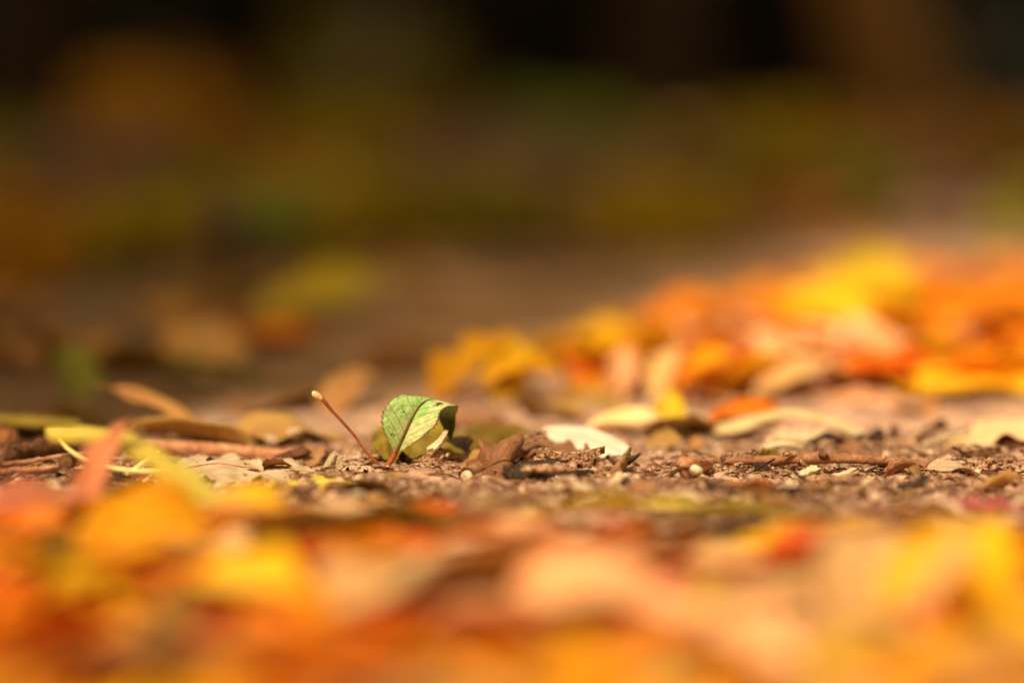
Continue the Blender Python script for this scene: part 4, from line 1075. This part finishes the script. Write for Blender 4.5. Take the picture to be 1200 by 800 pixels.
def cards(fn, count, size, seed):
    rs = np.random.RandomState(seed)
    P = fn(rs, count); n = len(P)
    th = rs.rand(n)*6.283; el = (rs.rand(n)-.5)*2.2; s = size*(.6+.8*rs.rand(n)); ro = rs.rand(n)*6.283
    a = np.stack([np.cos(th)*np.cos(el), np.sin(th)*np.cos(el), np.sin(el)], -1)
    b = np.cross(a, np.stack([np.cos(ro), np.sin(ro), np.full(n, .3)], -1)); b /= np.linalg.norm(b, axis=1)[:, None]+1e-9
    s = s[:, None]
    V = np.stack([P-a*s*.5, P+b*s*.24+np.array([0, 0, .04])*s, P+a*s*.55, P-b*s*.24+np.array([0, 0, .04])*s], 1).reshape(-1, 3)
    F = [(4*i, 4*i+1, 4*i+2, 4*i+3) for i in range(n)]
    return V, F

def column_pts(rad, h0, h1_):
    def f(rs, n):
        z = h0+(h1_-h0)*rs.rand(n); q = (z-h0)/(h1_-h0); a = rs.rand(n)*6.283
        r = rad*np.sqrt(.3+.7*rs.rand(n)**.6)*np.clip(np.minimum(q*10, (1-q)*2.2), .2, 1)*(1+.07*np.sin(z*2.3+a*3))
        return np.stack([r*np.cos(a), r*np.sin(a), z], -1)
    return f
def blob_pts(rad, h, nb, seed0):
    rr = random.Random(seed0)
    cs = [(rr.uniform(-1, 1)*rad*.7, rr.uniform(-1, 1)*rad*.6, rr.uniform(.12, .8)*h, rr.uniform(.25, .5)*rad) for _ in range(nb)]
    def f(rs, n):
        out = []
        for c in cs:
            k = n//nb; d = rs.randn(k, 3); d /= np.linalg.norm(d, axis=1)[:, None]
            r = c[3]*(.4+.6*rs.rand(k))**.6
            out.append(np.array(c[:3])+d*r[:, None]*np.array([1, 1, .8]))
        P = np.concatenate(out); P[:, 2] = np.abs(P[:, 2])+.02
        return P
    return f
# unseen columnar trees added behind the camera at left to shade the far ground
s_ = np.array([.565, .825]); n_ = np.array([-.825, .565]); E = np.array([-.2, .944])-s_*5
cyp = [(1.59, 0, 'tall unseen shade-casting evergreen nearest to the sunlit earth'), (3.8, .7, 'middle one of the three unseen shade-casting evergreens'), (6.2, -.3, 'unseen shade-casting evergreen farthest from the sunlit earth')]
cm = None
for i, (dn, dsb, lb) in enumerate(cyp):
    c = E+n_*dn+s_*dsb
    r = thing('shade_tree', (c[0], c[1], h1(*c)), lb, 'tree', 'unseen evergreens added to cast shade'); r.rotation_euler.z = i*1.3
    if cm is None:
        V, F = cards(column_pts(1.5, .25, 17), 20000, .36, 2); crown = link_mesh('crown', V, F, M['fol_dark'], r, None, False)
        V, F = tube_geo([(0, 0, -.1), (.03, 0, 4), (0, .04, 9), (0, 0, 16)], [.26, .2, .14, .04], 10, 30, .12, 2); trunk = link_mesh('trunk', V, F, M['bark_tree'], r)
        cm = (crown, trunk)
    else:
        for ch in cm:
            o = ch.copy(); COL.objects.link(o); o.parent = r

def shrub(x, y, rad, h, mat, label, seed, count=5000, size=.07, nb=9):
    r = thing('shrub', (x, y, h1(x, y)), label, 'shrub', 'shrubs beyond the shaded ground')
    V, F = cards(blob_pts(rad, h, nb, seed), count, size, seed); link_mesh('crown', V, F, M[mat], r, None, False)
    rr = random.Random(seed)
    for k in range(3):
        a = rr.uniform(0, 6.3)
        V, F = tube_geo([(0.04*math.cos(a), 0.04*math.sin(a), -.03), (rad*.2*math.cos(a), rad*.2*math.sin(a), h*.4), (rad*.4*math.cos(a), rad*.4*math.sin(a), h*.75)], [.02, .015, .006], 7, 12, .1, seed+k)
        link_mesh('branch', V, F, M['bark_tree'], r)
SH = [(-3.2, 8.2, 1.5, 2.4, 'fol_dark', 'dark shrub farthest left beyond the shaded ground'), (-1.5, 8.6, 1.3, 2.2, 'fol_dark', 'dark shrub left of centre beyond the shaded ground'),
      (.1, 8.8, 1.3, 2.4, 'fol_dark', 'dark shrub in the centre beyond the shaded ground'), (1.5, 8.6, 1.3, 2.2, 'fol_dark', 'dark shrub right of centre beyond the shaded ground'),
      (3.1, 8.3, 1.5, 2.5, 'fol_dark', 'dark shrub farthest right beyond the shaded ground'), (-4.9, 9, 1.6, 2.6, 'fol_dark', 'dark shrub outside the left corner of the clearing'),
      (4.9, 9, 1.6, 2.6, 'fol_dark', 'dark shrub outside the right corner of the clearing')]
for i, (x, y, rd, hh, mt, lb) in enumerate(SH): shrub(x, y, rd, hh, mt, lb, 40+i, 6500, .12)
def at(px, Yd): return (px-600)*Yd/S
# low plants giving the faint tints in the shade
# picture column, picture row of the middle, distance, colour
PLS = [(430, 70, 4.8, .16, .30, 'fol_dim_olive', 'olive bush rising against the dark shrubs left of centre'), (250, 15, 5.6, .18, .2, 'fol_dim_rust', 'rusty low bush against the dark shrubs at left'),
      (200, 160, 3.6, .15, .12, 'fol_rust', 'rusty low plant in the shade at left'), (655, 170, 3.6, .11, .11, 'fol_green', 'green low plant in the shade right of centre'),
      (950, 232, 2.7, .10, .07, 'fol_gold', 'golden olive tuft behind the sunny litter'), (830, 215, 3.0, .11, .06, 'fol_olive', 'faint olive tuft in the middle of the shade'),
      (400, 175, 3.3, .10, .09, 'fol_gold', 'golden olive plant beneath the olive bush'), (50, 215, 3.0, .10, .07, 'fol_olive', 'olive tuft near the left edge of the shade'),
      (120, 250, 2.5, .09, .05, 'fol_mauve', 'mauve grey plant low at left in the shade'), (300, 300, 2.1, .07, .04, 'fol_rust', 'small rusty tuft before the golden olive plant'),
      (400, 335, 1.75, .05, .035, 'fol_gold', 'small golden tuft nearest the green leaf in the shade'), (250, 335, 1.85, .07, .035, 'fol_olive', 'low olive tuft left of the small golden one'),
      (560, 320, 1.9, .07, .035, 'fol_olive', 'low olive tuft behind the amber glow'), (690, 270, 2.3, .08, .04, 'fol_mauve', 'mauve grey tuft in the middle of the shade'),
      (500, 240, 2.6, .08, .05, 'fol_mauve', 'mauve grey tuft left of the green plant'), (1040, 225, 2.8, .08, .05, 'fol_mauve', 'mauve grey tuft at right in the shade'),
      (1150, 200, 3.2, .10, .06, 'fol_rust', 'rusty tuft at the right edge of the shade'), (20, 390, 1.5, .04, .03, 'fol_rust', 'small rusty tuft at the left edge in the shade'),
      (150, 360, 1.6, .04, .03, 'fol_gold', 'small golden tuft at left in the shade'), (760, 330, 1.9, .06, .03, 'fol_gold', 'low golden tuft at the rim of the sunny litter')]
PL = PLS
for i, (px, py, Yd, rd, hh, mt, lb) in enumerate(PL):
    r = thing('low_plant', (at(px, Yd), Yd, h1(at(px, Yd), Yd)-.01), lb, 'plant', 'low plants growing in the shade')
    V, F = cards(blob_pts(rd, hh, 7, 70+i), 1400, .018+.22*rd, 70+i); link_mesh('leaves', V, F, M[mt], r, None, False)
    V, F = tube_geo([(0, 0, -.02), (.01, 0, hh*.4), (.02, .01, hh*.8)], [.006, .004, .002], 6, 10, .1, i); link_mesh('stem', V, F, M['bark_tree'], r)
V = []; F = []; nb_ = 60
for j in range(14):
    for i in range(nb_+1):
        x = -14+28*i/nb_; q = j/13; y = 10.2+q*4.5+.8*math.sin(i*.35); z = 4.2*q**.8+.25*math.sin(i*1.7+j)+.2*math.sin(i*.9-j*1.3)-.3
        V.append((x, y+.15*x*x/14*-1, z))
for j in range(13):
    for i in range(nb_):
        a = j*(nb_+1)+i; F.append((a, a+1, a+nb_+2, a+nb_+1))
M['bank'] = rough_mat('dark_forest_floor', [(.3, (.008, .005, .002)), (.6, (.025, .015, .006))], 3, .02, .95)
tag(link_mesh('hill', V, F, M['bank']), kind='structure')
rt = random.Random(19)
for k in range(26):
    px = rt.uniform(-40, 1240); Yd = rt.uniform(1.35, 3.4)
    if (110+340/Yd) > 300 and px > 520: Yd = rt.uniform(2.1, 3.4)
    mt, cn = rt.choice([('fol_mauve', 'mauve grey'), ('fol_mauve', 'mauve grey'), ('fol_gold', 'golden'), ('fol_green', 'pale green'), ('fol_olive', 'olive'), ('fol_rust', 'rusty'), ('fol_dark', 'blackish')])
    wz = 'nearer' if Yd < 2.1 else 'farther'; wl = 'left' if px < 400 else ('middle' if px < 800 else 'right'); rd = rt.uniform(.018, .04)*Yd/1.5; hh = rt.uniform(.015, .04)*Yd/1.5
    r = thing('ground_plant', (at(px, Yd), Yd, h1(at(px, Yd), Yd)-.005), f'small {cn} tuft in the {wz} shade, {wl} part', 'plant', 'small tufts mottling the shade')
    V, F = cards(blob_pts(rd, hh, 5, 170+k), 300, .012+.15*rd, 170+k); link_mesh('leaves', V, F, M[mt], r, None, False)
    V, F = tube_geo([(0, 0, -.01), (.003, 0, hh*.4), (.005, .003, hh*.7)], [.003, .002, .001], 6, 8, .1, k); link_mesh('stem', V, F, M['bark_tree'], r)
# trunks
TR = [(1085, 5.4, .10, -.42, 'bark_warm', 'leaning brown tree trunk at the right of the clearing'), (1420, 6.8, .16, .05, 'bark_tree', 'dark trunk standing outside the right edge'),
      (40, 7.4, .17, .04, 'bark_tree', 'dark straight trunk at the left of the clearing'), (760, 7.6, .15, .06, 'bark_tree', 'dark trunk in front of the central shrubs')]
for i, (px, Yd, rd, lean, mt, lb) in enumerate(TR):
    x = at(px, Yd); r = thing('tree', (x, Yd, h1(x, Yd)), lb, 'tree', 'trees around the clearing')
    V, F = tube_geo([(0, 0, -.1), (lean*.4, 0, .4), (lean*1.2, .05, 1.5), (lean*2.2, .1, 3.2), (lean*2.6, .1, 5)], [rd*1.5, rd, rd*.85, rd*.7, rd*.4], 16, 50, .15, i+2); link_mesh('trunk', V, F, M[mt], r)
    for k in range(4):
        a = k*1.7+i
        V, F = tube_geo([(lean*2, .08, 2.6+.4*k), (lean*2+.6*math.cos(a), .6*math.sin(a), 3.2+.4*k), (lean*2+1.2*math.cos(a), 1.2*math.sin(a), 3.6+.4*k)], [rd*.4, rd*.25, rd*.08], 8, 14, .1, k); link_mesh('limb', V, F, M[mt], r)
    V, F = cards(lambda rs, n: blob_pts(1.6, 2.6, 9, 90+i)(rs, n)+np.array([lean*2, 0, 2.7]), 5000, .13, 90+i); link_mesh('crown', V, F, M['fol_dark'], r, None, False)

# ------------------------------------------------------------------ camera, light, world
cam = bpy.data.cameras.new('camera'); co = bpy.data.objects.new('camera', cam); COL.objects.link(co)
co.location = (0, 0, CH); co.rotation_euler = (math.pi/2-PITCH, 0, 0)
cam.lens = 85; cam.sensor_width = 36; cam.sensor_fit = 'HORIZONTAL'; cam.clip_start = .01; cam.clip_end = 500
cam.dof.use_dof = True; cam.dof.focus_distance = Y0/cp-0.003; cam.dof.aperture_fstop = 2.2
sc.camera = co
EL = R(54); AZ = math.atan2(.565, .825)
tr = Vector((math.sin(AZ)*math.cos(EL), math.cos(AZ)*math.cos(EL), -math.sin(EL)))
sun = bpy.data.lights.new('sun', 'SUN'); so = bpy.data.objects.new('sun', sun); COL.objects.link(so)
so.rotation_euler = tr.to_track_quat('-Z', 'Y').to_euler(); so.location = (-3, -4, 6)
sun.energy = 5.0; sun.angle = R(.5); sun.color = (1.0, .90, .62)
w = bpy.data.worlds.new('World'); sc.world = w; w.use_nodes = True
nt = w.node_tree; nt.nodes.clear()
sky = nt.nodes.new('ShaderNodeTexSky'); sky.sky_type = 'NISHITA'; sky.sun_disc = False
sky.sun_elevation = EL; sky.sun_rotation = math.atan2(-tr.x, -tr.y); sky.altitude = 50; sky.air_density = 1; sky.dust_density = 2
mx = nt.nodes.new('ShaderNodeMix'); mx.data_type = 'RGBA'; mx.blend_type = 'MULTIPLY'; mx.inputs[0].default_value = 1
nt.links.new(sky.outputs[0], mx.inputs[6]); mx.inputs[7].default_value = (1.6, 1.02, .32, 1)
bg = nt.nodes.new('ShaderNodeBackground'); bg.inputs[1].default_value = .15; nt.links.new(mx.outputs[2], bg.inputs[0])
wo = nt.nodes.new('ShaderNodeOutputWorld'); nt.links.new(bg.outputs[0], wo.inputs[0])
sc.view_settings.view_transform = 'Standard'; sc.view_settings.look = 'None'; sc.view_settings.exposure = 0; sc.view_settings.gamma = 1
sc.render.engine = 'CYCLES'; sc.cycles.use_denoising = True
sc.cycles.max_bounces = 6; sc.cycles.diffuse_bounces = 3; sc.cycles.transmission_bounces = 3
